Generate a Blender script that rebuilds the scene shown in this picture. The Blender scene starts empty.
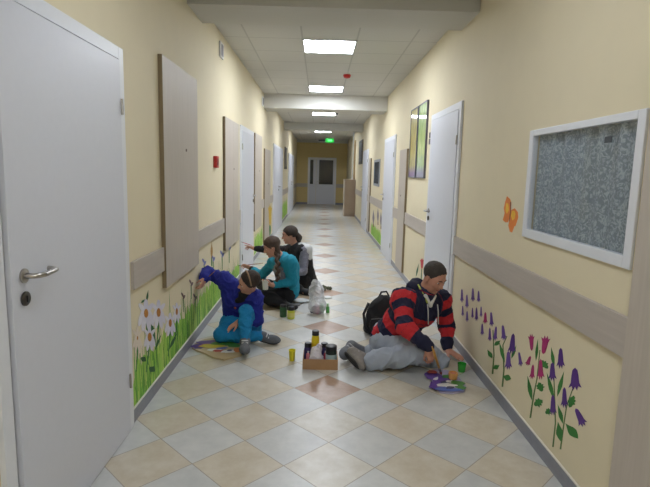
import bpy, math, random
import numpy as np
from mathutils import Vector, Matrix
random.seed(7); RNG = np.random.RandomState(5)
SC = bpy.context.scene; COL = SC.collection
# ------------------------------------------------------------------ camera model
F_PX, PITCH, ROLL, YAW, EYE = 502.477, 0.141225, 0.024929, 0.013507, 1.48968
XL, XR, HC = -1.0689, 1.2302, 2.9026
Y_END, Y_FRONT = 23.3, -2.6
def cam_axes():
    cy, sy, cp, sp, cr, sr = math.cos(YAW), math.sin(YAW), math.cos(PITCH), math.sin(PITCH), math.cos(ROLL), math.sin(ROLL)
    Fw = Vector((sy*cp, cy*cp, -sp)); R0 = Vector((cy, -sy, 0)); U0 = R0.cross(Fw)
    return cr*R0 + sr*U0, -sr*R0 + cr*U0, Fw
RI, UP, FW = cam_axes()
def ray(px, py): return RI*((px-325)/F_PX) - UP*((py-243.5)/F_PX) + FW
def at(px, py, Y):
    d = ray(px, py); return Vector((0, 0, EYE)) + d*(Y/d.y)
def onfloor(px, py, z=0):
    d = ray(px, py); return Vector((0, 0, EYE)) + d*((z-EYE)/d.z)
def onwall(side, px, py):
    d = ray(px, py); X = XL if side == 'L' else XR
    return Vector((0, 0, EYE)) + d*(X/d.x)
cam = bpy.data.cameras.new('camera'); cam.sensor_fit = 'HORIZONTAL'; cam.sensor_width = 36; cam.lens = 36*F_PX/650
cam.clip_start = .05
co = bpy.data.objects.new('camera', cam); COL.objects.link(co)
M = Matrix((RI, UP, -FW)).transposed().to_4x4(); M.translation = (0, 0, EYE); co.matrix_world = M
SC.camera = co
# ------------------------------------------------------------------ materials
def lin(c): return tuple(((v/255)/12.92 if v/255 <= .04045 else ((v/255+.055)/1.055)**2.4) for v in c)
def newmat(name):
    m = bpy.data.materials.new(name); m.use_nodes = True
    nt = m.node_tree; return m, nt, nt.nodes['Principled BSDF']
def N(nt, typ, **kw):
    n = nt.nodes.new(typ)
    for k, v in kw.items(): setattr(n, k, v)
    return n
def math_n(nt, op, a, b=None, c=None):
    n = N(nt, 'ShaderNodeMath', operation=op)
    for i, v in enumerate((a, b, c)):
        if v is None: continue
        if isinstance(v, (int, float)): n.inputs[i].default_value = v
        else: nt.links.new(v, n.inputs[i])
    return n.outputs[0]
def mixc(nt, fac, a, b):
    n = N(nt, 'ShaderNodeMix', data_type='RGBA')
    for s, v in ((0, fac), (6, a), (7, b)):
        if isinstance(v, (int, float)): n.inputs[s].default_value = v
        elif isinstance(v, tuple): n.inputs[s].default_value = (*v, 1)
        else: nt.links.new(v, n.inputs[s])
    return n.outputs[2]
MATS = {}
def mat(name, rgb, rough=.6, var=.12, scale=20, stretch=(1, 1, 1), metal=0, bump=0, spec=.5, coat=0, sheen=0, rgb2=None):
    if name in MATS: return MATS[name]
    m, nt, b = newmat(name); c = lin(rgb)
    tc = N(nt, 'ShaderNodeTexCoord'); mp = N(nt, 'ShaderNodeMapping'); mp.inputs['Scale'].default_value = stretch
    nt.links.new(tc.outputs['Object'], mp.inputs[0])
    no = N(nt, 'ShaderNodeTexNoise'); no.inputs['Scale'].default_value = scale; no.inputs['Detail'].default_value = 4
    nt.links.new(mp.outputs[0], no.inputs[0])
    c2 = lin(rgb2) if rgb2 else tuple(min(1, v*(1+var)) for v in c); c1 = c if rgb2 else tuple(v*(1-var) for v in c)
    nt.links.new(mixc(nt, no.outputs[0], c1, c2), b.inputs['Base Color'])
    b.inputs['Roughness'].default_value = rough; b.inputs['Metallic'].default_value = metal
    b.inputs['Specular IOR Level'].default_value = spec; b.inputs['Coat Weight'].default_value = coat
    b.inputs['Sheen Weight'].default_value = sheen
    if bump:
        bp = N(nt, 'ShaderNodeBump'); bp.inputs['Strength'].default_value = bump; bp.inputs['Distance'].default_value = .01
        nt.links.new(no.outputs[0], bp.inputs['Height']); nt.links.new(bp.outputs[0], b.inputs['Normal'])
    MATS[name] = m; return m
def emis(name, rgb, st):
    m, nt, b = newmat(name); b.inputs['Base Color'].default_value = (*lin(rgb), 1)
    b.inputs['Emission Color'].default_value = (*lin(rgb), 1); b.inputs['Emission Strength'].default_value = st
    return m
def floor_mat():
    m, nt, b = newmat('diagonal_floor_tiles')
    g = N(nt, 'ShaderNodeNewGeometry'); s = N(nt, 'ShaderNodeSeparateXYZ'); nt.links.new(g.outputs['Position'], s.inputs[0])
    h = .33*2**.5/2
    dx = math_n(nt, 'SUBTRACT', s.outputs[0], .0891); dy = math_n(nt, 'SUBTRACT', s.outputs[1], 3.3141)
    dx2 = math_n(nt, 'MULTIPLY_ADD', dy, -.00687, dx); dx2 = math_n(nt, 'ADD', dx, math_n(nt, 'MULTIPLY', dy, -.00687)); dy2 = math_n(nt, 'ADD', dy, math_n(nt, 'MULTIPLY', dx, .00687))
    a = math_n(nt, 'ADD', math_n(nt, 'DIVIDE', math_n(nt, 'ADD', dy2, dx2), 2*h), .5)
    c = math_n(nt, 'ADD', math_n(nt, 'DIVIDE', math_n(nt, 'SUBTRACT', dy2, dx2), 2*h), .5)
    i = math_n(nt, 'FLOOR', a); j = math_n(nt, 'FLOOR', c)
    row = math_n(nt, 'ADD', i, j); cl = math_n(nt, 'SUBTRACT', i, j)
    grey = math_n(nt, 'FLOORED_MODULO', row, 2)
    cen = math_n(nt, 'COMPARE', cl, 0, .1)
    brown = math_n(nt, 'MULTIPLY', cen, math_n(nt, 'COMPARE', math_n(nt, 'FLOORED_MODULO', row, 6), 0, .1))
    def edge(v):
        fr = math_n(nt, 'FRACT', v); return math_n(nt, 'MINIMUM', fr, math_n(nt, 'SUBTRACT', 1, fr))
    ed = math_n(nt, 'MINIMUM', edge(a), edge(c)); grout = math_n(nt, 'LESS_THAN', ed, .0075)
    cv = N(nt, 'ShaderNodeCombineXYZ'); nt.links.new(i, cv.inputs[0]); nt.links.new(j, cv.inputs[1])
    wn = N(nt, 'ShaderNodeTexWhiteNoise', noise_dimensions='3D'); nt.links.new(cv.outputs[0], wn.inputs[0])
    sh = N(nt, 'ShaderNodeVectorMath', operation='MULTIPLY_ADD'); nt.links.new(wn.outputs[1], sh.inputs[0]); sh.inputs[1].default_value = (9, 9, 9); nt.links.new(g.outputs['Position'], sh.inputs[2])
    no = N(nt, 'ShaderNodeTexNoise'); no.inputs['Scale'].default_value = 9; no.inputs['Detail'].default_value = 8; no.inputs['Roughness'].default_value = .65
    nt.links.new(sh.outputs[0], no.inputs[0])
    cr = N(nt, 'ShaderNodeMapRange'); nt.links.new(no.outputs[0], cr.inputs[0]); cr.inputs[1].default_value = .36; cr.inputs[2].default_value = .66
    f = cr.outputs[0]
    cream = mixc(nt, f, lin((203, 190, 166)), lin((217, 208, 190)))
    pale = mixc(nt, f, lin((204, 197, 182)), lin((220, 216, 206)))
    cream = mixc(nt, math_n(nt, 'MAXIMUM', cen, math_n(nt, 'MULTIPLY', wn.outputs[0], .35)), cream, pale)
    grc = mixc(nt, f, lin((197, 198, 196)), lin((211, 211, 208)))
    col = mixc(nt, grey, cream, grc)
    col = mixc(nt, brown, col, mixc(nt, f, lin((160, 124, 98)), lin((182, 150, 126))))
    br = math_n(nt, 'MULTIPLY_ADD', wn.outputs[0], .08, .86)
    vm = N(nt, 'ShaderNodeVectorMath', operation='SCALE'); nt.links.new(col, vm.inputs[0]); nt.links.new(br, vm.inputs['Scale'])
    col = mixc(nt, grout, vm.outputs[0], lin((163, 155, 143)))
    nt.links.new(col, b.inputs['Base Color'])
    nt.links.new(math_n(nt, 'MULTIPLY_ADD', grout, .4, math_n(nt, 'MULTIPLY_ADD', no.outputs[0], .10, .27)), b.inputs['Roughness'])
    bp = N(nt, 'ShaderNodeBump'); bp.inputs['Strength'].default_value = .25; bp.inputs['Distance'].default_value = .002
    nt.links.new(math_n(nt, 'SUBTRACT', 1, grout), bp.inputs['Height']); nt.links.new(bp.outputs[0], b.inputs['Normal'])
    return m
def ceil_mat():
    m, nt, b = newmat('ceiling_tiles')
    g = N(nt, 'ShaderNodeNewGeometry'); s = N(nt, 'ShaderNodeSeparateXYZ'); nt.links.new(g.outputs['Position'], s.inputs[0])
    def edge(v, o):
        fr = math_n(nt, 'FRACT', math_n(nt, 'ADD', math_n(nt, 'DIVIDE', math_n(nt, 'SUBTRACT', v, o), .585), 50))
        return math_n(nt, 'MINIMUM', fr, math_n(nt, 'SUBTRACT', 1, fr))
    line = math_n(nt, 'LESS_THAN', math_n(nt, 'MINIMUM', edge(s.outputs[0], -.22), edge(s.outputs[1], 5.66)), .015)
    no = N(nt, 'ShaderNodeTexNoise'); no.inputs['Scale'].default_value = 60; no.inputs['Detail'].default_value = 3
    nt.links.new(g.outputs['Position'], no.inputs[0])
    col = mixc(nt, no.outputs[0], lin((196, 195, 191)), lin((206, 205, 201)))
    nt.links.new(mixc(nt, line, col, lin((178, 177, 174))), b.inputs['Base Color'])
    b.inputs['Roughness'].default_value = .85
    return m
WHITE = mat('white_door_paint', (211, 214, 224), .38, .02, 30)
FRAME = mat('white_frame', (222, 225, 232), .4, .02, 30)
WALLM = mat('cream_wall_paint', (225, 214, 184), .7, .03, 6)
ENDM = mat('end_wall_paint', (214, 194, 138), .7, .03, 6)
BEAM = mat('beam_plaster', (200, 199, 193), .8, .02, 8)
WOOD = mat('pale_wood_laminate', (180, 170, 159), .5, .1, 10, (6, 6, .35), rgb2=(197, 188, 178))
WOODH = mat('pale_wood_rail', (174, 165, 157), .5, .1, 10, (6, .35, 6), rgb2=(194, 185, 177))
WEDGE = mat('shaded_panel_edge', (128, 112, 84), .6, .1)  # near board edge, its shadow put into the darker brown
BASEM = mat('grey_baseboard_tile', (126, 128, 139), .4, .08, 30, rgb2=(142, 144, 153))
CAULK = mat('white_bead', (225, 222, 212), .5, .03)
STEEL = mat('brushed_steel', (176, 172, 168), .28, .06, 60, metal=1)
DARKST = mat('dark_steel', (96, 92, 90), .35, .06, 60, metal=1)
DGLASS = mat('dark_glass_pane', (34, 40, 46), .12, .25, 3, spec=.6)
# ------------------------------------------------------------------ mesh helpers
def linkmesh(name, verts, faces, m, parent=None, smooth=False, origin=None, mats=None, fm=None):
    verts = np.asarray(verts, dtype=float).reshape(-1, 3)
    if parent is not None: org = np.array(parent['_o'])
    elif origin is not None: org = np.array(origin, dtype=float)
    else:
        lo, hi = verts.min(0), verts.max(0); org = np.array([(lo[0]+hi[0])/2, (lo[1]+hi[1])/2, lo[2]])
    me = bpy.data.meshes.new(name); me.from_pydata((verts-org).tolist(), [], [list(f) for f in faces])
    o = bpy.data.objects.new(name, me); COL.objects.link(o)
    for mm in (mats or [m]): me.materials.append(mm)
    if fm is not None: me.polygons.foreach_set('material_index', np.asarray(fm, dtype=np.int32))
    if smooth: me.polygons.foreach_set('use_smooth', [True]*len(me.polygons))
    if parent is not None: o.parent = parent
    else: o.location = org
    o['_o'] = org.tolist()
    me.validate(); me.update(); return o
def empty(name, loc):
    o = bpy.data.objects.new(name, None); COL.objects.link(o); o.location = loc; o.empty_display_size = .1
    o['_o'] = list(loc); return o
def tag(o, label, cat, group=None, kind=None):
    o['label'] = label; o['category'] = cat
    if group: o['group'] = group
    if kind: o['kind'] = kind
    return o
def struct(o): o['kind'] = 'structure'; return o
class MB:
    def __init__(s): s.v = []; s.f = []; s.mi = []; s.cur = 0
    def add(s, vs, fs):
        b = len(s.v); s.v += [tuple(v) for v in vs]; s.f += [tuple(b+i for i in f) for f in fs]; s.mi += [s.cur]*len(fs); return s
    def box(s, lo, hi, bev=0):
        (x0, y0, z0), (x1, y1, z1) = lo, hi
        if bev <= 0:
            return s.add([(x0,y0,z0),(x1,y0,z0),(x1,y1,z0),(x0,y1,z0),(x0,y0,z1),(x1,y0,z1),(x1,y1,z1),(x0,y1,z1)],
                         [(0,3,2,1),(4,5,6,7),(0,1,5,4),(1,2,6,5),(2,3,7,6),(3,0,4,7)])
        import bmesh
        bm = bmesh.new(); bmesh.ops.create_cube(bm, size=1)
        for v in bm.verts: v.co = Vector(((x0+x1)/2+v.co.x*(x1-x0), (y0+y1)/2+v.co.y*(y1-y0), (z0+z1)/2+v.co.z*(z1-z0)))
        bmesh.ops.bevel(bm, geom=bm.edges[:], offset=bev, segments=2, affect='EDGES', profile=.6)
        bm.verts.index_update(); s.add([v.co[:] for v in bm.verts], [[v.index for v in f.verts] for f in bm.faces]); bm.free(); return s
    def lathe(s, prof, c=(0, 0, 0), n=24, sx=1, sy=1):
        vs = []; fs = []
        for r, z in prof:
            for k in range(n):
                a = 2*math.pi*k/n; vs.append((c[0]+r*sx*math.cos(a), c[1]+r*sy*math.sin(a), c[2]+z))
        for i in range(len(prof)-1):
            for k in range(n):
                fs.append((i*n+k, i*n+(k+1) % n, (i+1)*n+(k+1) % n, (i+1)*n+k))
        fs.append(tuple(range(n))[::-1]); fs.append(tuple((len(prof)-1)*n+k for k in range(n)))
        return s.add(vs, fs)
    def tube(s, pts, r, n=8):
        pts = [Vector(p) for p in pts]; rr = r if isinstance(r, (list, tuple)) else [r]*len(pts)
        vs = []; fs = []; prev = None
        for i, p in enumerate(pts):
            t = (pts[min(i+1, len(pts)-1)]-pts[max(i-1, 0)]).normalized()
            u = prev if prev is not None else (Vector((0, 0, 1)) if abs(t.z) < .9 else Vector((1, 0, 0)))
            u = (u-t*u.dot(t)).normalized(); prev = u; w = t.cross(u)
            for k in range(n):
                a = 2*math.pi*k/n; vs.append(p+(u*math.cos(a)+w*math.sin(a))*rr[i])
        for i in range(len(pts)-1):
            for k in range(n): fs.append((i*n+k, i*n+(k+1) % n, (i+1)*n+(k+1) % n, (i+1)*n+k))
        fs.append(tuple(range(n))[::-1]); fs.append(tuple((len(pts)-1)*n+k for k in range(n)))
        return s.add(vs, fs)
    def prism(s, poly, d):     # 3D planar polygon extruded by vector d
        n = len(poly); d = Vector(d); vs = [Vector(p) for p in poly]+[Vector(p)+d for p in poly]
        fs = [tuple(range(n))[::-1], tuple(range(n, 2*n))]+[(k, (k+1) % n, n+(k+1) % n, n+k) for k in range(n)]
        return s.add(vs, fs)
    def build(s, name, m, parent=None, smooth=False, mats=None, origin=None):
        return linkmesh(name, s.v, s.f, m, parent, smooth, origin, mats, s.mi if mats else None)
def smooth_angle(o, deg=40):
    o.data.polygons.foreach_set('use_smooth', [True]*len(o.data.polygons)); o.data.set_sharp_from_angle(angle=math.radians(deg)); return o
# ------------------------------------------------------------------ setting
def quad_wall(name, X, holes, m, side):
    ys = sorted({Y_FRONT, Y_END}|{v for h in holes for v in h[:2]}); zs = sorted({0, HC}|{v for h in holes for v in h[2:]})
    b = MB()
    T = .12*(-1 if side == 'L' else 1)
    for i in range(len(ys)-1):
        for j in range(len(zs)-1):
            y, z = (ys[i]+ys[i+1])/2, (zs[j]+zs[j+1])/2
            if any(h[0] < y < h[1] and h[2] < z < h[3] for h in holes): continue
            b.box((min(X, X+T), ys[i], zs[j]), (max(X, X+T), ys[i+1], zs[j+1]))
    return struct(b.build(name, m))
WIN = (1.965, 2.93, 1.185, 1.727)
quad_wall('wall_left', XL, [], WALLM, 'L'); quad_wall('wall_right', XR, [WIN], WALLM, 'R')
struct(MB().box((XL-.12, Y_END, 0), (XR+.12, Y_END+.12, HC)).build('wall_end', ENDM))
struct(MB().box((XL-.12, Y_FRONT-.12, 0), (XR+.12, Y_FRONT, HC)).build('wall_front', WALLM))
struct(MB().box((XL-.12, Y_FRONT-.12, -.1), (XR+.12, Y_END+.12, 0)).build('floor', floor_mat()))
struct(MB().box((XL-.12, Y_FRONT-.12, HC), (XR+.12, Y_END+.12, HC+.1)).build('ceiling', ceil_mat()))
TN = [0]
def trim(b, m, **k):
    TN[0] += 1; return struct(b.build('trim_%d' % TN[0], m, **k))
for y0, y1, zb in ((4.16, 4.68, 2.765), (9.6, 10.2, 2.645), (14.9, 15.4, 2.69), (22.9, 23.3, 2.8)):
    trim(MB().box((XL, y0, zb), (XR, y1, HC)), BEAM)
# doors: (n, side, y0, y1, ztop, handle 'n'ear/'f'ar)
DOORS = [(1, 'L', 1.60, 2.762, 2.10, 'n'), (2, 'L', 6.76, 8.06, 2.08, 'f'), (3, 'L', 11.5, 14.3, 2.1, 'n'), (4, 'L', 17.0, 20.3, 2.1, 'n'),
         (5, 'R', 4.45, 5.63, 2.13, 'f'), (6, 'R', 8.26, 9.62, 2.12, 'f'), (7, 'R', 12.85, 14.4, 2.1, 'f')]
def handle(parent, X, s, Y, Z, dirn):
    h = MB(); r = []
    def disc(y, z, rad, th):
        pr = [(rad*.96, 0), (rad, .001), (rad, th-.002), (rad*.9, th)]
        vs = []; n = 24
        for rr, d in pr:
            for k in range(n):
                a = 2*math.pi*k/n; vs.append((X+s*d, y+rr*math.cos(a), z+rr*math.sin(a)))
        fs = [(i*n+k, i*n+(k+1) % n, (i+1)*n+(k+1) % n, (i+1)*n+k) for i in range(3) for k in range(n)]+[tuple(range(3*n, 4*n)), tuple(range(n))]
        h.add(vs, fs)
    disc(Y, Z, .026, .009)
    L = .125*dirn
    h.tube([(X+s*.005, Y, Z), (X+s*.04, Y, Z), (X+s*.052, Y+.012*dirn, Z), (X+s*.055, Y+.04*dirn, Z-.002), (X+s*.055, Y+L*.8, Z), (X+s*.053, Y+L*.97, Z+.001), (X+s*.035, Y+L*1.04, Z+.002), (X+s*.018, Y+L*1.05, Z+.002)], .0095, 10)
    ho = h.build('door_handle', STEEL, parent); smooth_angle(ho)
    h = MB(); disc(Y, Z-.083, .026, .009); k = smooth_angle(h.build('lock_rosette', DARKST, parent))
    MB().box((min(X+s*.009, X+s*.011), Y-.003, Z-.095), (max(X+s*.009, X+s*.011), Y+.003, Z-.072)).build('keyhole', mat('black_slot', (25, 24, 24), .6), k)
for n, sd, y0, y1, zt, hs in DOORS:
    X = XL if sd == 'L' else XR; s = 1 if sd == 'L' else -1
    root = struct(empty('door_%d' % n, (X, (y0+y1)/2, 0)))
    def bx(b, ya, yb, za, zb, t, bev=0): b.box((min(X, X+s*t), ya, za), (max(X, X+s*t), yb, zb), bev)
    b = MB(); w = .062
    bx(b, y0, y0+w, 0, zt, .022, .003); bx(b, y1-w, y1, 0, zt, .022, .003); bx(b, y0+w, y1-w, zt-w, zt, .022, .003)
    b.build('door_frame', FRAME, root)
    b = MB(); gp = .005; ya, yb = y0+w+gp+(.018 if n == 1 else 0), y1-w-gp
    leaves = [(ya, yb)] if y1-y0 < 1.6 else [(ya, (ya+yb)/2-.003), ((ya+yb)/2+.003, yb)]
    for la, lb in leaves:
        b = MB(); bx(b, la, lb, .006, zt-w-gp, .028, .003); b.build('door_leaf', WHITE, root)
    b = MB(); bx(b, ya-gp, yb+gp, 0.0, zt-w, .006); b.build('door_gap', mat('door_rebate', (120, 118, 122), .7), root)
    hy = (ya+.07, 1) if hs == 'n' else (yb-.07, -1)
    if len(leaves) > 1: hy = (leaves[0][1]-.07, -1)
    handle(root, X+s*.028, s, hy[0], 1.1, hy[1])
    hgy = (y1-w) if hs == 'n' else (y0+w)
    for hz in (.3, 1.8):
        MB().tube([(X+s*.033, hgy, hz-.04), (X+s*.030, hgy, hz+.04)], .007, 8).build('hinge', STEEL, root)
# end door
root = struct(empty('door_8', (.13, Y_END, 0)))
def pxE(px, py): p = at(px, py, Y_END-.05); return p.x, p.z
ex0, _ = pxE(307.7, 180); ex1, _ = pxE(336, 180); _, ezt = pxE(322, 157.6)
xs = [pxE(p, 175)[0] for p in (310, 313.2, 315.8, 319, 333)]; zp0 = pxE(322, 184.3)[1]; zp1 = pxE(322, 160)[1]
Yd = Y_END
b = MB(); b.box((ex0, Yd-.06, 0), (ex0+.07, Yd, ezt)); b.box((ex1-.07, Yd-.06, 0), (ex1, Yd, ezt)); b.box((ex0+.07, Yd-.06, ezt-.07), (ex1-.07, Yd, ezt)); b.build('door_frame', FRAME, root)
b = MB(); xm = (xs[1]+xs[3])/2
for a0, a1, p0, p1 in ((ex0+.072, xm-.004, xs[0], xs[1]), (xm+.004, ex1-.072, xs[3], xs[4])):
    b = MB(); z1 = ezt-.075
    b.box((a0, Yd-.05, .01), (a1, Yd-.01, zp0)); b.box((a0, Yd-.05, zp1), (a1, Yd-.01, z1))
    if p0 > a0: b.box((a0, Yd-.05, zp0), (p0, Yd-.01, zp1))
    if p1 < a1: b.box((p1, Yd-.05, zp0), (a1, Yd-.01, zp1))
    lf = b.build('door_leaf', WHITE, root)
    MB().box((p0, Yd-.035, zp0), (p1, Yd-.02, zp1)).build('door_pane', DGLASS, lf)
MB().tube([(xm+.06, Yd-.05, 1.05), (xm+.06, Yd-.1, 1.05), (xm+.16, Yd-.1, 1.05)], .01).build('door_handle', STEEL, root)
# wall boards
def board(side, y0, y1, z0, z1, label, seam=None, t=.028, group=None):
    X = XL if side == 'L' else XR; s = 1 if side == 'L' else -1
    root = empty('wall_board', (X, (y0+y1)/2, z0)); tag(root, label, 'wall board', group)
    b = MB(); seams = [y0, y1] if seam is None else [y0, seam, y1]
    for a, c in zip(seams[:-1], seams[1:]):
        e = .003
        b.box((min(X+s*.002, X+s*t), a+e, z0), (max(X+s*.002, X+s*t), c-(0 if c == y1 else .004), z1))
    b.build('board_face', WOOD, root)
    MB().box((min(X+s*.001, X+s*(t+.001)), y0-.004, z0), (max(X+s*.001, X+s*(t+.001)), y0+.003, z1)).build('shaded_edge', WEDGE, root)
    q = MB(); ym = y0+(y1-y0)*.6; zz = z0+(z1-z0)*.62
    q.tube([(X+s*t, ym, zz), (X+s*(t+.006), ym, zz)], [.012, .009], 12); q.build('screw_cap', mat('brown_cap', (120, 104, 92), .5), root)
    return root
board('L', 3.405, 4.345, .668, 2.22, 'large pale wood board on the left wall just past the near white door')
board('L', 5.60, 6.52, .585, 2.06, 'pale wood board with a centre seam left of the second white door on the left wall', seam=6.15)
board('L', 8.16, 9.1, .5, 2.08, 'pale wood board on the left wall right after the second white door')
board('L', 9.62, 10.7, .12, 1.9, 'farthest pale wood board on the left wall, beside the yellow painted flower')
board('R', 7.08, 7.69, .085, 1.84, 'narrow tall pale wood board on the right wall between two white doors')
board('R', .75, 1.872, .03, 1.84, 'pale wood board at the right edge of the photo below the patterned window')
board('R', 12.1, 12.55, .085, 1.84, 'farthest narrow wood board on the right wall, before the last white door')
def rail(side, y0, y1):
    X = XL if side == 'L' else XR; s = 1 if side == 'L' else -1
    trim(MB().box((min(X, X+s*.02), y0, .792), (max(X, X+s*.02), y1, .954), .002), WOODH)
for a, c in ((Y_FRONT, 1.62), (2.83, 3.398), (4.35, 5.593), (6.525, 6.755), (8.065, 8.153), (9.105, 9.612), (10.705, 11.49), (14.31, 16.99), (20.31, Y_END)): rail('L', a, c)
for a, c in ((Y_FRONT, .74), (1.875, 4.445), (5.635, 7.073), (7.695, 8.255), (9.625, 12.09), (12.555, 12.845), (14.41, 17.15), (17.7, Y_END)): rail('R', a, c)
trim(MB().box((XL+.02, Y_END-.02, .79), (ex0-.01, Y_END, .955)), WOODH); trim(MB().box((ex1+.01, Y_END-.02, .79), (XR-.02, Y_END, .955)), WOODH)
def base(side):
    X = XL if side == 'L' else XR; s = 1 if side == 'L' else -1; gaps = sorted((d[2], d[3]) for d in DOORS if d[1] == side)
    if side == 'R': gaps = sorted(gaps+[(.745, 1.877)])
    b = MB(); c = MB(); y = Y_FRONT
    for g0, g1 in gaps+[(Y_END, Y_END)]:
        b.box((min(X, X+s*.011), y, 0), (max(X, X+s*.011), g0, .078)); c.box((min(X, X+s*.009), y, .078), (max(X, X+s*.009), g0, .085)); y = g1
    o = struct(b.build('baseboard_left' if side == 'L' else 'baseboard_right', BASEM)); c.build('white_bead', CAULK, o)
base('L'); base('R')
b = MB().box((XL+.012, Y_END-.012, 0), (ex0, Y_END, .09)).box((ex1, Y_END-.012, 0), (XR-.012, Y_END, .09)); struct(b.build('baseboard_end', BASEM))
# window with curtain
y0, y1, z0, z1 = WIN
root = struct(empty('window_1', (XR, (y0+y1)/2, z0)))
b = MB(); fw = .046
for lo, hi in (((y0-fw, z0-fw), (y0+.004, z1+.030)), ((y1-.004, z0-fw), (y1+fw, z1+.030)), ((y0+.004, z0-fw), (y1-.004, z0+.004)), ((y0+.004, z1-.004), (y1-.004, z1+.030))):
    b.box((XR-.013, lo[0], lo[1]), (XR+.02, hi[0], hi[1]), .003)
b.build('window_frame', FRAME, root)
gm, nt, bs = newmat('window_glass'); out = nt.nodes['Material Output']
tr = N(nt, 'ShaderNodeBsdfTransparent'); tr.inputs[0].default_value = (.95, .96, .97, 1); gl = N(nt, 'ShaderNodeBsdfGlossy'); gl.inputs['Roughness'].default_value = .03
fr = N(nt, 'ShaderNodeLayerWeight'); fr.inputs[0].default_value = .25; mx = N(nt, 'ShaderNodeMixShader')
nt.links.new(math_n(nt, 'MULTIPLY_ADD', math_n(nt, 'POWER', fr.outputs['Facing'], 4), .5, .03), mx.inputs[0]); nt.links.new(tr.outputs[0], mx.inputs[1]); nt.links.new(gl.outputs[0], mx.inputs[2]); nt.links.new(mx.outputs[0], out.inputs[0])
MB().box((XR-.005, y0+.004, z0+.004), (XR-.001, y1-.004, z1-.004)).build('window_pane', gm, root)
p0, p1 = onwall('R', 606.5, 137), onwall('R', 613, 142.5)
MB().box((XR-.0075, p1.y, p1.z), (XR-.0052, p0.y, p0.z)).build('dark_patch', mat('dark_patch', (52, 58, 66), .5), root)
b = MB(); b.box((XR+.30, y0-.3, z0-.3), (XR+.32, y1+.3, z1+.3)); b.build('niche_back', mat('niche', (96, 100, 98), .9), root)
b = MB()
for lo, hi in (((XR+.12, y0-.3, z0-.3), (XR+.3, y0-.28, z1+.3)), ((XR+.12, y1+.28, z0-.3), (XR+.3, y1+.3, z1+.3)), ((XR+.12, y0-.28, z0-.3), (XR+.3, y1+.28, z0-.28)), ((XR+.12, y0-.28, z1+.28), (XR+.3, y1+.28, z1+.3))): b.box(lo, hi)
b.build('niche_side', mat('niche', (96, 100, 98), .9), root)
cm, nt, bs = newmat('patterned_curtain'); tc = N(nt, 'ShaderNodeTexCoord'); mp = N(nt, 'ShaderNodeMapping'); mp.inputs['Scale'].default_value = (.2, 1.35, 1); nt.links.new(tc.outputs['Object'], mp.inputs[0])
n1 = N(nt, 'ShaderNodeTexNoise'); n1.inputs['Scale'].default_value = 36; n1.inputs['Detail'].default_value = 1.5; n1.inputs['Distortion'].default_value = 2.2; nt.links.new(mp.outputs[0], n1.inputs[0])
vo = N(nt, 'ShaderNodeTexVoronoi', feature='F1'); vo.inputs['Scale'].default_value = 32; nt.links.new(mp.outputs[0], vo.inputs[0])
ra = N(nt, 'ShaderNodeMapRange'); ra.inputs[1].default_value = .46; ra.inputs[2].default_value = .62; nt.links.new(n1.outputs[0], ra.inputs[0])
rb = N(nt, 'ShaderNodeMapRange'); rb.inputs[1].default_value = .22; rb.inputs[2].default_value = .30; rb.inputs[3].default_value = .7; rb.inputs[4].default_value = 0; nt.links.new(vo.outputs[0], rb.inputs[0])
nt.links.new(mixc(nt, math_n(nt, 'MULTIPLY', math_n(nt, 'MAXIMUM', ra.outputs[0], rb.outputs[0]), .75), lin((130, 140, 146)), lin((184, 193, 197))), bs.inputs['Base Color']); bs.inputs['Roughness'].default_value = .9
vs = []; fs = []; nn = 120
for k in range(nn+1):
    yy = y0+.004+(y1-y0-.008)*k/nn; xx = XR+.028+.012*math.sin(yy*41)+.006*math.sin(yy*97+1)
    vs += [(xx, yy, z0), (xx, yy, z1-.002), (xx+.002, yy, z0), (xx+.002, yy, z1-.002)]
for k in range(nn):
    a = 4*k; fs += [(a, a+4, a+5, a+1), (a+2, a+3, a+7, a+6)]
fs += [(0, 1, 3, 2), (4*nn, 4*nn+2, 4*nn+3, 4*nn+1)]
cu = linkmesh('curtain', vs, fs, cm, smooth=True); tag(cu, 'grey patterned curtain hanging behind the white framed window on the right wall', 'curtain')
# small far window
w0, w1 = 10.38, 11.4
root = struct(empty('window_2', (XR, (w0+w1)/2, 1.22)))
b = MB(); b.box((XR-.02, w0, 1.22), (XR, w0+.05, 1.78)); b.box((XR-.02, w1-.05, 1.22), (XR, w1, 1.78)); b.box((XR-.02, w0+.05, 1.22), (XR, w1-.05, 1.27)); b.box((XR-.02, w0+.05, 1.73), (XR, w1-.05, 1.78))
b.build('window_frame', mat('grey_frame', (150, 155, 165), .5), root); MB().box((XR-.01, w0+.05, 1.27), (XR, w1-.05, 1.73)).build('window_pane', mat('blue_dark_pane', (58, 72, 88), .2, .3, 4), root)
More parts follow.
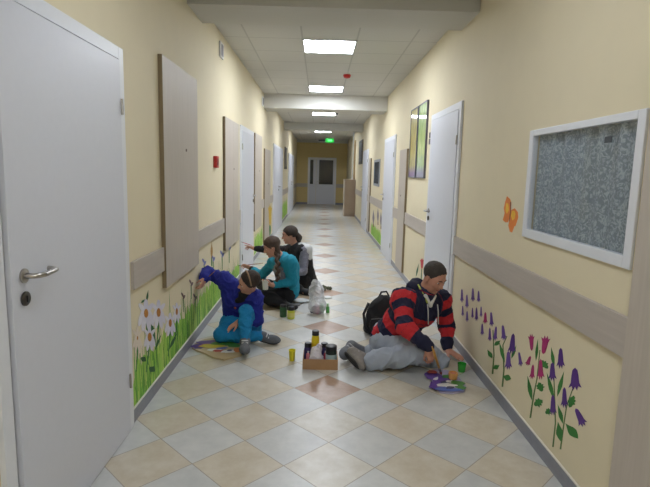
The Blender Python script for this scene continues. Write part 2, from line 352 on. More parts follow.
# ------------------------------------------------------------------ ceiling lights
def ceiling_light(y, st, label, wd=.585):
    root = empty('ceiling_light', (.0725, y+.29, HC-.012)); tag(root, label, 'ceiling light', 'square panel lights down the corridor ceiling')
    x0, x1, ya, yb = -.22, -.22+wd, y, y+wd
    b = MB(); t = .014
    for lo, hi in (((x0, ya), (x1, ya+t)), ((x0, yb-t), (x1, yb)), ((x0, ya+t), (x0+t, yb-t)), ((x1-t, ya+t), (x1, yb-t))): b.box((lo[0], lo[1], HC-.012), (hi[0], hi[1], HC))
    b.build('frame', FRAME, root)
    m = emis('lamp_%d' % int(y*10), (240, 246, 255), st); MB().box((x0+t, ya+t, HC-.009), (x1-t, yb-t, HC-.001)).build('diffuser', m, root)
E0 = 14.0
for y, st, lb in ((-1.2, E0, 'glowing square ceiling panel light behind the camera'), (1.9, E0*.35, 'glowing square ceiling panel light overhead between the near door and the window'), (5.66, E0, 'large glowing ceiling panel light nearest in view, largest of the row'), (8.585, E0, 'second glowing ceiling panel light, next to the red ceiling sounder'),
                  (12.3, E0, 'third glowing ceiling panel light beyond the second ceiling beam'), (17.7, E0*1.25, 'farthest glowing ceiling panel light just before the green exit sign')): ceiling_light(y, st, lb)
RED = mat('red_plastic', (190, 40, 42), .4)
root = empty('ceiling_sounder', (.36, 7.55, HC)); tag(root, 'small red round fire sounder on the ceiling between the two nearest lights', 'alarm')
MB().lathe([(.05, -.012), (.055, 0)], (.36, 7.55, HC-.0), 20).build('base_plate', mat('white_plastic', (220, 220, 220), .4), root); smooth_angle(MB().lathe([(.02, -.06), (.045, -.052), (.055, -.03), (.055, -.012)], (.36, 7.55, HC), 20).build('red_body', RED, root))
root = empty('smoke_detector', (.36, 12.15, HC)); tag(root, 'small dark smoke detector on the ceiling beside the third light', 'smoke detector')
MB().lathe([(.045, -.012), (.05, 0)], (.36, 12.15, HC), 20).build('base_plate', mat('grey_plastic', (110, 110, 108), .5), root); MB().lathe([(.02, -.07), (.04, -.05), (.045, -.012)], (.36, 12.15, HC), 20).build('sensor_head', mat('dark_plastic', (60, 60, 60), .5), root)
# exit sign
GREENL = emis('exit_green', (10, 150, 45), .45); GREENC = emis('exit_green_light', (90, 220, 120), .7)
a = at(325.5, 138.2, 19.5); c = at(333.8, 142.8, 19.5); l = at(318.5, 139.5, 19.5)
root = empty('exit_sign', (a.x, 19.5, c.z)); tag(root, 'glowing green exit sign hanging from the far ceiling before the end door', 'exit sign')
MB().box((a.x, 19.47, c.z), (c.x, 19.53, a.z), .01).build('lit_panel', GREENL, root); MB().box((a.x+.09, 19.462, c.z+.05), (c.x-.07, 19.475, a.z-.05)).build('pictogram', GREENC, root)
MB().box((l.x, 19.48, l.z-.06), (a.x, 19.52, l.z), .005).build('bracket_arm', mat('black_arm', (30, 30, 30), .6), root)
for xx in (a.x+.06, c.x-.06): MB().tube([(xx, 19.5, a.z), (xx, 19.5, HC)], .006, 6).build('hanger_rod', STEEL, root)
# wall items, left
def loudspk(y, label):
    root = empty('wall_loudspeaker', (XL, y, 2.64)); tag(root, label, 'loudspeaker', 'white wall loudspeakers')
    MB().box((XL, y-.09, 2.645), (XL+.018, y+.09, 2.80), .004).build('housing', mat('white_plastic', (220, 220, 220), .4), root); MB().box((XL+.016, y-.04, 2.665), (XL+.022, y+.05, 2.78)).build('grille', mat('grey_grille', (122, 120, 128), .6), root)
loudspk(5.5, 'small white box with grey front high on the left wall above the near wood boards'); loudspk(9.35, 'small white box high on the left wall just before the second ceiling beam')
root = empty('fire_call_point', (XL, 5.16, 1.5)); tag(root, 'small red fire alarm call point on the left wall between two wood boards', 'fire alarm')
MB().box((XL, 5.10, 1.505), (XL+.035, 5.215, 1.622), .006).build('box', RED, root); MB().box((XL+.034, 5.125, 1.53), (XL+.038, 5.19, 1.6)).build('press_plate', mat('dark_red', (128, 26, 30), .4), root)
root = empty('wall_picture', (XL, 15.6, 1.6)); tag(root, 'dark framed picture on the left wall between the two farthest doors', 'picture')
MB().box((XL, 15.2, 1.55), (XL+.03, 16.1, 2.2), .004).build('frame', mat('dark_frame', (78, 72, 66), .5), root); MB().box((XL+.03, 15.28, 1.63), (XL+.033, 16.02, 2.12)).build('picture_sheet', mat('dim_print', (128, 124, 112), .5, .3, 5), root)
# wall items, right: posters
def poster(ya, yb, z0, z1, cols, label, seed):
    root = empty('framed_poster', (XR, (ya+yb)/2, z0)); tag(root, label, 'poster')
    b = MB(); t = .014
    for lo, hi in (((ya, z0), (ya+t, z1)), ((yb-t, z0), (yb, z1)), ((ya+t, z0), (yb-t, z0+t)), ((ya+t, z1-t), (yb-t, z1))): b.box((XR-.024, lo[0], lo[1]), (XR, hi[0], hi[1]))
    b.build('frame', mat('slate_frame', (92, 92, 104), .4), root)
    m, nt, bs = newmat('poster_print_%d' % seed); tc = N(nt, 'ShaderNodeTexCoord'); mp = N(nt, 'ShaderNodeMapping'); mp.inputs['Scale'].default_value = (1, 3, 1.2); mp.inputs['Location'].default_value = (seed, seed, seed); nt.links.new(tc.outputs['Object'], mp.inputs[0])
    no = N(nt, 'ShaderNodeTexNoise'); no.inputs['Scale'].default_value = 5; no.inputs['Detail'].default_value = 5; nt.links.new(mp.outputs[0], no.inputs[0])
    rp = N(nt, 'ShaderNodeValToRGB'); nt.links.new(no.outputs[0], rp.inputs[0]); els = rp.color_ramp.elements
    els[0].position = .3; els[0].color = (*lin(cols[0]), 1); els[1].position = .7; els[1].color = (*lin(cols[2]), 1); e = els.new(.5); e.color = (*lin(cols[1]), 1)
    sp = N(nt, 'ShaderNodeSeparateXYZ'); nt.links.new(tc.outputs['Object'], sp.inputs[0])
    f = N(nt, 'ShaderNodeMapRange'); f.inputs[1].default_value = .16; f.inputs[2].default_value = .06; nt.links.new(sp.outputs[2], f.inputs[0])
    nt.links.new(mixc(nt, f.outputs[0], rp.outputs[0], lin(cols[3])), bs.inputs['Base Color']); bs.inputs['Roughness'].default_value = .35; bs.inputs['Coat Weight'].default_value = 1; bs.inputs['Coat Roughness'].default_value = .04
    MB().box((XR-.018, ya+t, z0+t), (XR-.002, yb-t, z1-t)).build('print_sheet', m, root)
poster(6.44, 6.92, 1.445, 2.335, ((158, 138, 62), (196, 182, 78), (214, 200, 120), (140, 104, 152)), 'tall framed poster in yellow and olive, left one of the pair on the right wall', 3)
poster(5.89, 6.39, 1.445, 2.335, ((104, 142, 70), (150, 186, 84), (186, 206, 136), (140, 140, 162)), 'tall framed poster in green, right one of the pair beside the white door', 9)
SGN = mat('dark_sign', (54, 50, 52), .4)
root = empty('door_sign', (XR, 5.72, 1.85)); tag(root, 'two small dark square plates on the right wall beside the nearer white door', 'sign')
for z in (1.925, 1.855):
    o = MB().box((XR-.008, 5.66, z-.028), (XR, 5.78, z+.034), .002).build('plate', SGN, root)
a = onwall('R', 359.8, 160); c = onwall('R', 363.2, 160)
root = empty('wall_picture', (XR, 15.4, 1.8)); tag(root, 'dark narrow framed picture on the right wall past the last white door', 'picture')
MB().box((XR-.03, 14.75, 1.75), (XR, 15.9, 2.45), .004).build('frame', mat('dark_frame', (78, 72, 66), .5), root); MB().box((XR-.034, 14.83, 1.83), (XR-.03, 15.82, 2.37)).build('picture_sheet', mat('blue_print', (70, 74, 90), .4, .3, 5), root)
# counter at the far right
cx0 = at(343.8, 200, 17.2).x; ch = at(350, 179.5, 17.2).z
root = empty('reception_counter', (1.05, 17.45, 0)); tag(root, 'pale wood reception counter against the right wall near the corridor end', 'counter')
CW = mat('counter_wood', (160, 140, 122), .5, .1, 12, (8, 8, .4), rgb2=(182, 164, 148))
MB().box((cx0+.03, 17.2, 0), (XR-.002, 17.68, ch-.03)).build('front_panel', CW, root); MB().box((cx0-.01, 17.18, ch-.03), (XR-.002, 17.7, ch), .004).build('counter_top', CW, root)
MB().box((cx0, 17.19, 0), (cx0+.03, 17.69, ch-.03)).build('side_panel', mat('counter_side', (196, 186, 172), .5), root)
xp = at(352.6, 170, 17.45).x
root = empty('white_post', (xp, 17.45, ch)); tag(root, 'thin white post rising from the far wood counter to the ceiling', 'post')
MB().box((xp-.022, 17.43, ch+.012), (xp+.022, 17.475, HC), .003).build('shaft', FRAME, root); MB().box((xp-.04, 17.41, ch), (xp+.04, 17.495, ch+.012)).build('foot_plate', FRAME, root)
trim(MB().box((XR-.045, 17.72, .0), (XR, 18.8, 2.6)), mat('brown_panel', (150, 128, 92), .6, .1, 8, (6, 6, .4)))
a = at(348, 166.5, Y_END); MB_ = MB().box((a.x-.05, Y_END-.02, a.z-.07), (a.x+.05, Y_END, a.z+.07), .004); tag(MB_.build('wall_switch', mat('dark_switch', (70, 62, 50), .5)), 'small dark switch box on the end wall right of the far door', 'switch')
# ------------------------------------------------------------------ paintings on the walls (thin paint on the plaster)
def paint(b, side, poly, layer=1):
    """polygon given as (Y, z) wall coordinates; a skin of paint standing 0.6 mm per layer on the plaster"""
    X, s = (XL, 1) if side == 'L' else (XR, -1); x = X+s*.0006*layer
    return b.prism([(x, y, z) for y, z in poly], (-s*.0005, 0, 0))
def W(side, pts): return [tuple(onwall(side, px, py))[1:] for px, py in pts]
def rot2(p, a, sx, sy, c):
    ca, sa = math.cos(a), math.sin(a); x, y = p[0]*sx, p[1]*sy
    return (c[0]+x*ca-y*sa, c[1]+x*sa+y*ca)
BELL = [(0,-1),(.35,-.8),(.5,-.3),(.6,.3),(.95,.75),(.45,.6),(.3,1),(0,.65),(-.3,1),(-.45,.6),(-.95,.75),(-.6,.3),(-.5,-.3),(-.35,-.8)]
LEAF = [(0,-1),(.25,-.6),(.6,-.15),(.7,.2),(.4,.65),(0,1),(-.4,.65),(-.7,.2),(-.6,-.15),(-.25,-.6)]
RAG = [(0,-1),(.5,-.7),(.4,-.45),(.9,-.3),(.6,0),(1,.3),(.5,.4),(.4,.8),(0,1),(-.4,.7),(-.5,.35),(-.9,.1),(-.6,-.1),(-.8,-.5),(-.4,-.6)]
ELL = [(math.cos(k*math.pi/6), math.sin(k*math.pi/6)) for k in range(12)]
def shape(side, S, c, w, h, a=0): return W(side, [rot2(p, math.radians(a), w/2, h/2, c) for p in S])
def strip(side, pts, w):
    n = len(pts); l = []; r = []
    for i, p in enumerate(pts):
        q0, q1 = pts[max(0, i-1)], pts[min(n-1, i+1)]; dx, dy = q1[0]-q0[0], q1[1]-q0[1]; L = math.hypot(dx, dy) or 1
        ww = w*(1-.5*i/(n-1)); l.append((p[0]-dy/L*ww/2, p[1]+dx/L*ww/2)); r.append((p[0]+dy/L*ww/2, p[1]-dx/L*ww/2))
    return W(side, l+r[::-1])
PURP = mat('purple_paint', (98, 52, 142), .6, .25, 25, rgb2=(70, 38, 120)); VIOL = mat('violet_paint', (92, 66, 150), .6, .2, 25, rgb2=(120, 84, 160)); PINK = mat('magenta_paint', (186, 52, 122), .6, .2, 30, rgb2=(160, 36, 100))
GRN = mat('green_paint', (62, 140, 58), .6, .2, 30, rgb2=(36, 104, 42)); DGRN = mat('dark_green_paint', (34, 92, 48), .6, .2, 30); STM = mat('stem_paint', (92, 120, 62), .6, .2, 30)
def flower_plant(side, name, label, cat, group, flowers, leaves, stems, sw=1.6):
    pts = [s[0] for s in stems] or [flowers[0][0]]
    o = onwall(side, *pts[0]); root = empty(name, (XL if side == 'L' else XR, o.y, o.z)); tag(root, label, cat, group)
    for st in stems: paint(MB(), side, strip(side, st, sw), 1).build('stem', STM, root)
    for S, c, w, h, a in leaves: paint(MB(), side, shape(side, S, c, w, h, a), 2).build('leaf', GRN, root)
    for c, w, h, a, m in flowers: paint(MB(), side, shape(side, BELL, c, w, h, a), 3).build('flower', m, root)
    return root
G1 = 'painted bellflowers on the right wall'
flower_plant('R', 'painted_bellflower', 'tall painted plant with two pink tulip-like blooms on top, right wall', 'wall painting', G1,
  [((531.7,342.3),7,17,178,PINK),((545,344.8),10,19,190,PINK),((529,360.8),6,10,20,PINK),((532.7,371.9),6,15,5,PINK),((540.9,369.4),8,21,0,PINK)],
  [(LEAF,(537,350),4,22,5),(RAG,(544.5,364.5),8,11,-40),(LEAF,(529.8,388),6,25,-10),(RAG,(540.4,387),9,10,-20),(RAG,(538.4,402.6),10,10,60)],
  [[(530.3,418),(533.5,396.5),(537,379),(540,350)]])
flower_plant('R', 'painted_bellflower', 'largest painted purple bellflower plant, nearest to the wood board on the right wall', 'wall painting', G1,
  [((561,358.3),9,21,0,PURP),((552.7,371.8),9,19,0,PURP),((575.3,379.2),14,23,0,PURP),((564.7,397.7),8,21,0,PURP),((553.2,405),8,21,0,PURP),((580.2,417.4),10,20,-25,PURP)],
  [(LEAF,(552.8,357),5,20,-8),(LEAF,(550.5,386),6,28,-15),(LEAF,(560.8,384),6,26,15),(RAG,(571.8,401.5),9,13,20),(LEAF,(560.5,414),6,20,-15),(LEAF,(559.5,431.5),10,20,-8),(LEAF,(572,431),12,20,-40),(RAG,(548.5,411.5),8,7,60)],
  [[(553,447),(555.5,423),(554.5,391.5),(553,354)],[(560.5,449.4),(564,423.5),(566.7,406),(572.8,389)]])
flower_plant('R', 'painted_bellflower', 'middle painted purple flower plant with one wide bell, left of the pink blooms', 'wall painting', G1,
  [((503.6,332.7),6,16,-5,VIOL),((512.7,343.8),9,21,5,PURP),((508.6,360.4),8,19,0,VIOL),((520.2,359.2),5,15,-8,VIOL)],
  [(LEAF,(502,352),5,22,-15),(LEAF,(507,377.5),9,9,-70),(LEAF,(514,352),4,14,20)],
  [[(502.4,386.8),(504,370),(503,345),(507,336)]])
flower_plant('R', 'painted_bellflower', 'painted plant of small dark violet blooms on a thin stem, beside the loose purple dabs', 'wall painting', G1,
  [((491.6,319.2),5,15,-3,VIOL),((485.5,318),5,12,0,PINK),((490,334.5),4,14,0,VIOL),((495.7,333.6),5,15,5,VIOL)],
  [(LEAF,(497.5,343),6,8,50),(LEAF,(490,354),6,10,-30),(LEAF,(496.6,367),7,7,60)],
  [[(492.6,374),(494,355),(493,330)]])
for k, (c, w, h, m) in enumerate([((462,295.7),4,14,PURP),((467,301.3),4,14,VIOL),((473,294.8),4.5,14,PURP),((478.7,296.6),4,12,VIOL),((462.8,311),3,11,PURP),((467.2,316.4),3.5,11,VIOL),((472.6,313),3,11,PURP),((476.6,314.2),4,14,PURP),((481.2,311.8),3,11,VIOL),((482.4,329.5),4,12,VIOL)]):
    place = ['far left end of the upper row', 'second from left of the upper row', 'third from left of the upper row', 'right end of the upper row', 'left end of the lower row', 'second from left of the lower row', 'middle of the lower row', 'second from right of the lower row', 'right end of the lower row', 'lowest one, below the lower row'][k]
    o = paint(MB(), 'R', shape('R', BELL, c, w, h, 0), 2).build('painted_bloom', m); tag(o, 'stemless purple painted bloom on the right wall, '+place, 'wall painting', 'stemless purple blooms on the right wall')
# butterfly
def c7(x, y): return (495+x/10.83, 190+y/10.83)
p = onwall('R', 511, 214); root = empty('painted_butterfly', (XR, p.y, p.z)); tag(root, 'orange and yellow painted butterfly on the right wall beside the window', 'wall painting')
OR_ = mat('orange_paint', (226, 112, 44), .6, .2, 30, rgb2=(236, 146, 52)); YE_ = mat('yellow_paint', (240, 190, 48), .6, .15, 30); BR_ = mat('brown_paint', (120, 70, 36), .6, .2, 30)
for P in ([(130,65),(165,100),(178,140),(172,215),(160,300),(140,350),(115,352),(85,325),(105,250),(95,200),(110,130)], [(178,215),(215,198),(248,240),(252,300),(222,390),(210,395),(185,462),(160,450),(145,385),(158,300)]):
    paint(MB(), 'R', W('R', [c7(*q) for q in P]), 1).build('wing', OR_, root)
for P in ([(185,225),(212,225),(222,260),(215,310),(190,330),(176,280)], [(125,140),(145,150),(150,220),(130,260),(115,220)]): paint(MB(), 'R', W('R', [c7(*q) for q in P]), 2).build('wing_spot', YE_, root)
paint(MB(), 'R', strip('R', [c7(172,130), c7(172,220), c7(158,340)], 1.0), 3).build('body', BR_, root)
# left wall: meadow of grass (uncountable)
GM, nt, bs = newmat('painted_grass'); at_ = N(nt, 'ShaderNodeAttribute', attribute_name='hue'); rp = N(nt, 'ShaderNodeValToRGB'); nt.links.new(at_.outputs['Fac'], rp.inputs[0])
e = rp.color_ramp.elements; e[0].color = (*lin((48, 112, 46)), 1); e[1].color = (*lin((196, 218, 112)), 1); q = e.new(.4); q.color = (*lin((108, 178, 58)), 1); q = e.new(.7); q.color = (*lin((156, 204, 80)), 1)
nt.links.new(rp.outputs[0], bs.inputs['Base Color']); bs.inputs['Roughness'].default_value = .6
def grass(name, side, spans, label, n, hmax, base_h):
    b = MB(); hue = []; X, s = (XL, 1) if side == 'L' else (XR, -1)
    def add(poly, lay, h):
        k = len(b.f); paint(b, side, poly, lay); hue.extend([h]*(len(b.f)-k))
    for a, c in spans:
        k = max(8, int((c-a)*22)); top = [(a+(c-a)*i/k, .085+base_h*(1 if 0 < i < k else .6)*random.uniform(.7, 1.15)) for i in range(k+1)]
        for i in range(k):
            add([(top[i][0], .086), (top[i+1][0], .086), top[i+1], top[i]], 1, random.uniform(.55, .85))
        for _ in range(int(n*(c-a))):
            y = random.uniform(a+.02, c-.02); h = random.uniform(.4, 1)**1.3*hmax; w = random.uniform(.007, .022); l = random.uniform(-.05, .05); z0 = random.choice([.088, .088, random.uniform(.09, .09+base_h*.6)])
            l = max(a-y, min(c-y, l))
            if random.random() < .5: h *= .6
            add([(y-w/2, z0), (y+w/2, z0), (y+w*.3+l*.45, z0+h*.6), (y+l, z0+h)], 1.2+random.random()*.8, random.random())
    o = b.build(name, GM); at2 = o.data.attributes.new('hue', 'FLOAT', 'FACE'); at2.data.foreach_set('value', hue); tag(o, label, 'painted grass', kind='stuff'); return o
grass('painted_grass', 'L', [(2.82, 5.58)], 'bright green painted grass along the left wall between the near door and the child in blue', 150, .40, .27)
grass('painted_grass', 'L', [(5.62, 6.74)], 'green painted grass on the left wall beside the two girls', 70, .3, .16)
grass('painted_grass', 'L', [(8.3, 9.55)], 'green painted grass on the left wall beyond the second white door', 60, .45, .3)
grass('painted_grass', 'L', [(14.6, 16.8)], 'green painted grass on the left wall between the two farthest doors', 40, .62, .5)
grass('painted_grass', 'R', [(9.8, 11.7)], 'green painted grass on the right wall below the small dark window', 50, .35, .25)
PET = mat('white_petal_paint', (232, 230, 236), .6, .03, 30, rgb2=(210, 208, 224)); PET2 = mat('lilac_petal_paint', (212, 210, 226), .6, .03, 30); PALE = mat('pale_petal_paint', (226, 214, 200), .6, .03, 30); ORC = mat('ochre_paint', (206, 142, 40), .6, .3, 60, rgb2=(150, 92, 36))
G2 = 'painted daisies on the left wall'
def daisy(c, w, h, cw, ch, label, stem_to=None, m=PET, leaf=None):
    o = onwall('L', *c); root = empty('painted_daisy', (XL, o.y, .09)); tag(root, label, 'wall painting', G2)
    if stem_to: paint(MB(), 'L', strip('L', [c, ((c[0]+stem_to[0])/2+.8, (c[1]+stem_to[1])/2), stem_to], 1.6), 2).build('stem', GRN, root)
    if leaf:
        for S, lc, lw, lh, la in leaf: paint(MB(), 'L', shape('L', S, lc, lw, lh, la), 3).build('leaf', DGRN, root)
    for k, (dx, dy, a) in enumerate([(0, -.27, 0), (-.26, -.16, -35), (.27, -.17, 35), (-.36, .14, 16), (.36, .13, -16), (-.17, .30, 7), (.18, .30, -7)]):
        paint(MB(), 'L', shape('L', ELL, (c[0]+dx*w, c[1]+dy*h), w*.36, h*(.42 if k < 3 else .62), a), 4+k*.25).build('petal', m if k % 2 else (PET2 if m is PET else m), root)
    paint(MB(), 'L', shape('L', ELL, c, cw, ch), 6).build('flower_centre', ORC, root)
daisy((145.6,313.3),13,30,4.2,9,'painted white daisy with ochre centre, nearest to the near door, upper one',(147,352),leaf=[(LEAF,(147.2,296),3,12,8),(LEAF,(143,301),3,6,50)])
daisy((158.2,312.5),11,27,4,9,'painted white daisy with ochre centre, second of the upper pair',(156,350),leaf=[(LEAF,(152.5,330),5,26,-12)])
daisy((149.2,337),9,23,4,9,'painted white daisy low on the left wall under the upper pair',(146,372),leaf=[(LEAF,(143.5,359),9,6,35),(LEAF,(152,369),10,7,35),(LEAF,(158,342),3,17,22)])
daisy((169.8,323),8.5,22,3,8,'painted white daisy in the grass, first right of the upper pair',(168,356),leaf=[(LEAF,(173,341),4,18,25)])
daisy((176.4,311.5),6,19,2.2,7,'small painted white daisy at the right end of the daisy row, deepest in the grass',(175,338))
daisy((137,338),7,26,1.2,4,'pale unfinished painted daisy right at the edge of the near door',(136,372),m=PALE)
BLUEP = mat('blue_paint', (120, 130, 186), .6, .2, 30); DKP = mat('dusky_paint', (112, 92, 92), .6, .2, 40); CAT = mat('cattail_paint', (184, 144, 78), .6, .2, 30); GOLD = mat('gold_paint', (214, 176, 34), .6, .2, 30)
for k, c in enumerate([(191,283),(195,297),(204,262),(213,258),(222,254),(229,247),(183,296)]):
    o = onwall('L', *c); root = empty('painted_meadow_flower', (XL, o.y, .09)); tag(root, 'small painted meadow flower on left wall, '+['just above the painting hand', 'just below the painting hand', 'over the shoulder of the child in blue', 'under the painted cattail', 'beside the wood board with a seam', 'nearest the second white door', 'left of the painting hand'][k], 'wall painting', 'small painted meadow flowers')
    paint(MB(), 'L', strip('L', [(c[0], c[1]+2), (c[0]+.3, c[1]+16)], 1), 2).build('stem', GRN, root)
    for d in (-1.2, 1.2): paint(MB(), 'L', shape('L', ELL, (c[0]+d*.6, c[1]+d), 1.8, 5, 20*d), 3+.3*d).build('petal', BLUEP if k not in (0, 1, 6) else DKP, root)
o = onwall('L', 211.5, 250); root = empty('painted_cattail', (XL, o.y, .1)); tag(root, 'tall brown painted cattail on the left wall under the rail between the boards', 'wall painting')
paint(MB(), 'L', strip('L', [(211.5,266),(211.5,244)], 1), 3).build('stem', GRN, root); paint(MB(), 'L', shape('L', LEAF, (211.5,250), 3.2, 17), 4).build('cattail_head', CAT, root)
o = onwall('L', 268.5, 218); root = empty('painted_lily', (XL, o.y, .1)); tag(root, 'golden yellow painted flower low on the farthest wood board of the left wall', 'wall painting')
def paint_off(b, poly, off): return b.prism([(XL+off, y, z) for y, z in poly], (-.0008, 0, 0))
paint_off(MB(), shape('L', LEAF, (268.6,228), 2.6, 20), .0295).build('stem', GRN, root); paint_off(MB(), shape('L', BELL, (268.6,215), 4.6, 22, 180), .0305).build('flower', GOLD, root)
TRUNK = mat('grey_violet_paint', (128, 120, 132), .6, .2, 30)
for k, c in enumerate([(373.5,219),(378,217),(381,221)]):
    o = onwall('R', c[0], 228); root = empty('painted_tree', (XR, o.y, .2)); tag(root, 'grey painted tree on the right wall below the small window, '+['left one', 'middle one', 'right one'][k], 'wall painting', 'painted trees below the small window')
    paint(MB(), 'R', strip('R', [(c[0], c[1]+8), (c[0], c[1]-6)], .8), 2).build('trunk', BR_, root); paint(MB(), 'R', shape('R', LEAF, (c[0], c[1]-2), 2.8, 15), 3).build('crown', TRUNK, root)
o = onwall('R', 422, 268); root = empty('painted_tulip', (XR, o.y, .2)); tag(root, 'red painted tulip on the right wall behind the head of the man', 'wall painting'); RP = mat('red_paint', (190, 48, 62), .6, .2, 30)
paint(MB(), 'R', strip('R', [(421,284),(422,266)], 1.2), 2).build('stem', DGRN, root); paint(MB(), 'R', shape('R', LEAF, (417.5,270), 2.4, 14, 12), 2.5).build('leaf', DGRN, root); paint(MB(), 'R', shape('R', BELL, (422,263.5), 4.4, 11, 180), 3).build('flower', RP, root)
# ------------------------------------------------------------------ signed-distance modelling -> one smooth continuous surface
def V(*a): return np.array(a[0] if len(a) == 1 else a, dtype=float)
def nrm(v): v = V(v); return v/np.linalg.norm(v)
def cap(a, b, r0, r1=None, k=.02, op='u'): return ('cap', V(a), V(b), r0, r0 if r1 is None else r1, k, op)
def ell(c, ax, r, k=.02, op='u'): return ('ell', V(c), np.array(ax), V(r), 0, k, op)
def frame_fu(f, u):
    f = nrm(f); u = V(u); u = nrm(u-f*u.dot(f)); return np.array([np.cross(f, u), f, u])      # rows: right, forward, up
def pdist(pr, P):
    if pr[0] == 'cap':
        _, a, b, r0, r1, _, _ = pr; ba = b-a; pa = P-a; h = np.clip((pa@ba)/max(ba.dot(ba), 1e-9), 0, 1)
        return np.linalg.norm(pa-h[..., None]*ba, axis=-1)-(r0+h*(r1-r0))
    _, c, ax, r = pr[:4]; q = (P-c)@ax.T/r; k0 = np.linalg.norm(q, axis=-1); k1 = np.linalg.norm(q/r, axis=-1)
    return k0*(k0-1)/np.maximum(k1, 1e-6)
def pbounds(pr):
    if pr[0] == 'cap': r = max(pr[3], pr[4]); return np.minimum(pr[1], pr[2])-r, np.maximum(pr[1], pr[2])+r
    e = np.sqrt(((pr[2]*pr[3][:, None])**2).sum(0)); return pr[1]-e, pr[1]+e
def sdf_surface(prims, vox, noise=None):
    B = [pbounds(p) for p in prims if p[-1] == 'u']; lo = np.min([b[0] for b in B], 0)-4*vox; hi = np.max([b[1] for b in B], 0)+4*vox
    n = np.ceil((hi-lo)/vox).astype(int)+1; D = np.full(n, .3, dtype=np.float32)
    for p in prims:
        a, c = pbounds(p); k = p[-2]; m = k+3*vox
        i0 = np.clip(np.floor((a-m-lo)/vox).astype(int), 0, n-1); i1 = np.clip(np.ceil((c+m-lo)/vox).astype(int)+1, 1, n)
        if (i1 <= i0).any(): continue
        g = [lo[d]+vox*np.arange(i0[d], i1[d]) for d in range(3)]
        P = np.stack(np.meshgrid(*g, indexing='ij'), -1); d = pdist(p, P); s = tuple(slice(i0[q], i1[q]) for q in range(3)); A = D[s]
        if p[-1] == 'u':
            h = np.maximum(k-np.abs(A-d), 0)/k if k > 0 else 0; D[s] = np.minimum(A, d)-h*h*k/4
        else:
            d = -d; h = np.maximum(k-np.abs(A-d), 0)/k; D[s] = np.maximum(A, d)+h*h*k/4
    S = D < 0; c = [D[dx:n[0]-1+dx, dy:n[1]-1+dy, dz:n[2]-1+dz] for dx in (0, 1) for dy in (0, 1) for dz in (0, 1)]
    cnt = sum((q < 0).astype(np.int8) for q in c); act = (cnt > 0) & (cnt < 8); idx = -np.ones(act.shape, dtype=np.int64); cells = np.argwhere(act); idx[act] = np.arange(len(cells))
    offs = [(dx, dy, dz) for dx in (0, 1) for dy in (0, 1) for dz in (0, 1)]; cv = np.stack([q[act] for q in c], 1).astype(float)
    acc = np.zeros((len(cells), 3)); num = np.zeros(len(cells))
    for a in range(8):
        for b in range(a+1, 8):
            if sum(abs(offs[a][t]-offs[b][t]) for t in range(3)) != 1: continue
            da, db = cv[:, a], cv[:, b]; cr = (da < 0) != (db < 0); t = np.where(cr, da/np.where(cr, da-db, 1), 0)
            pt = np.array(offs[a])+t[:, None]*(np.array(offs[b])-np.array(offs[a])); acc += pt*cr[:, None]; num += cr
    Vt = lo+vox*(cells+acc/num[:, None]); faces = []
    for ax in range(3):
        sl0 = [slice(None)]*3; sl1 = [slice(None)]*3; sl0[ax] = slice(0, -1); sl1[ax] = slice(1, None)
        ch = S[tuple(sl0)] != S[tuple(sl1)]; e = np.argwhere(ch); u, v = (ax+1) % 3, (ax+2) % 3
        ok = (e[:, u] > 0) & (e[:, v] > 0) & (e[:, u] < n[u]-1) & (e[:, v] < n[v]-1); e = e[ok]
        ins = S[tuple(e.T)]
        def cell(du, dv): q = e.copy(); q[:, u] -= du; q[:, v] -= dv; return idx[tuple(q.T)]
        q = np.stack([cell(1, 1), cell(0, 1), cell(0, 0), cell(1, 0)], 1); q[~ins] = q[~ins][:, ::-1]; faces.append(q)
    Fc = np.concatenate(faces)
    if noise:
        Nn = np.zeros_like(Vt); fn = np.cross(Vt[Fc[:, 2]]-Vt[Fc[:, 0]], Vt[Fc[:, 3]]-Vt[Fc[:, 1]])
        for t in range(4): np.add.at(Nn, Fc[:, t], fn)
        Nn /= np.maximum(np.linalg.norm(Nn, axis=1), 1e-9)[:, None]; Vt = Vt+Nn*noise(Vt)[:, None]
    return Vt, Fc
def folds(amp, freq, seed, aniso=None):
    r = np.random.RandomState(seed); ks = r.normal(size=(7, 3)); ks /= np.linalg.norm(ks, axis=1)[:, None]; ph = r.rand(7)*6.28; fr = freq*(.6+r.rand(7)*1.2)
    def f(P):
        Q = P+.02*np.sin(P[:, [1, 2, 0]]*freq*.5+seed)
        if aniso is not None: Q = Q*np.array(aniso)
        s = sum(np.sin(Q@(ks[i]*fr[i])+ph[i]) for i in range(7))/7**.5
        s2 = sum(np.sin(Q@(ks[i][[2, 0, 1]]*fr[i]*2.3)+ph[i]*2) for i in range(7))/7**.5
        return amp*((1-np.abs(np.tanh(s*1.4)))*1.1-.4+.35*(1-np.abs(np.tanh(s2*1.5))))
    return f
def blob(name, prims, vox, m, parent=None, noise=None, stripe=None):
    v, f = sdf_surface(prims, vox, noise); 
    o = linkmesh(name, v, f.tolist(), m, parent, True)
    if stripe is not None:
        vv = np.array(o['_o'])+np.array([x.co[:] for x in o.data.vertices]); best = np.full(len(vv), 9.); val = np.zeros(len(vv))
        for a, b, r0, r1, off in stripe:
            a, b = V(a), V(b); ba = b-a; L = np.linalg.norm(ba); h = ((vv-a)@ba)/L**2; hc = np.clip(h, 0, 1)
            d = np.linalg.norm(vv-a-hc[:, None]*ba, axis=1)-(r0+hc*(r1-r0)); q = d < best; best[q] = d[q]; val[q] = off+(np.clip(h, -.3, 1.3)*L)[q]
        t = o.data.attributes.new('along', 'FLOAT', 'POINT'); t.data.foreach_set('value', val)
    return o
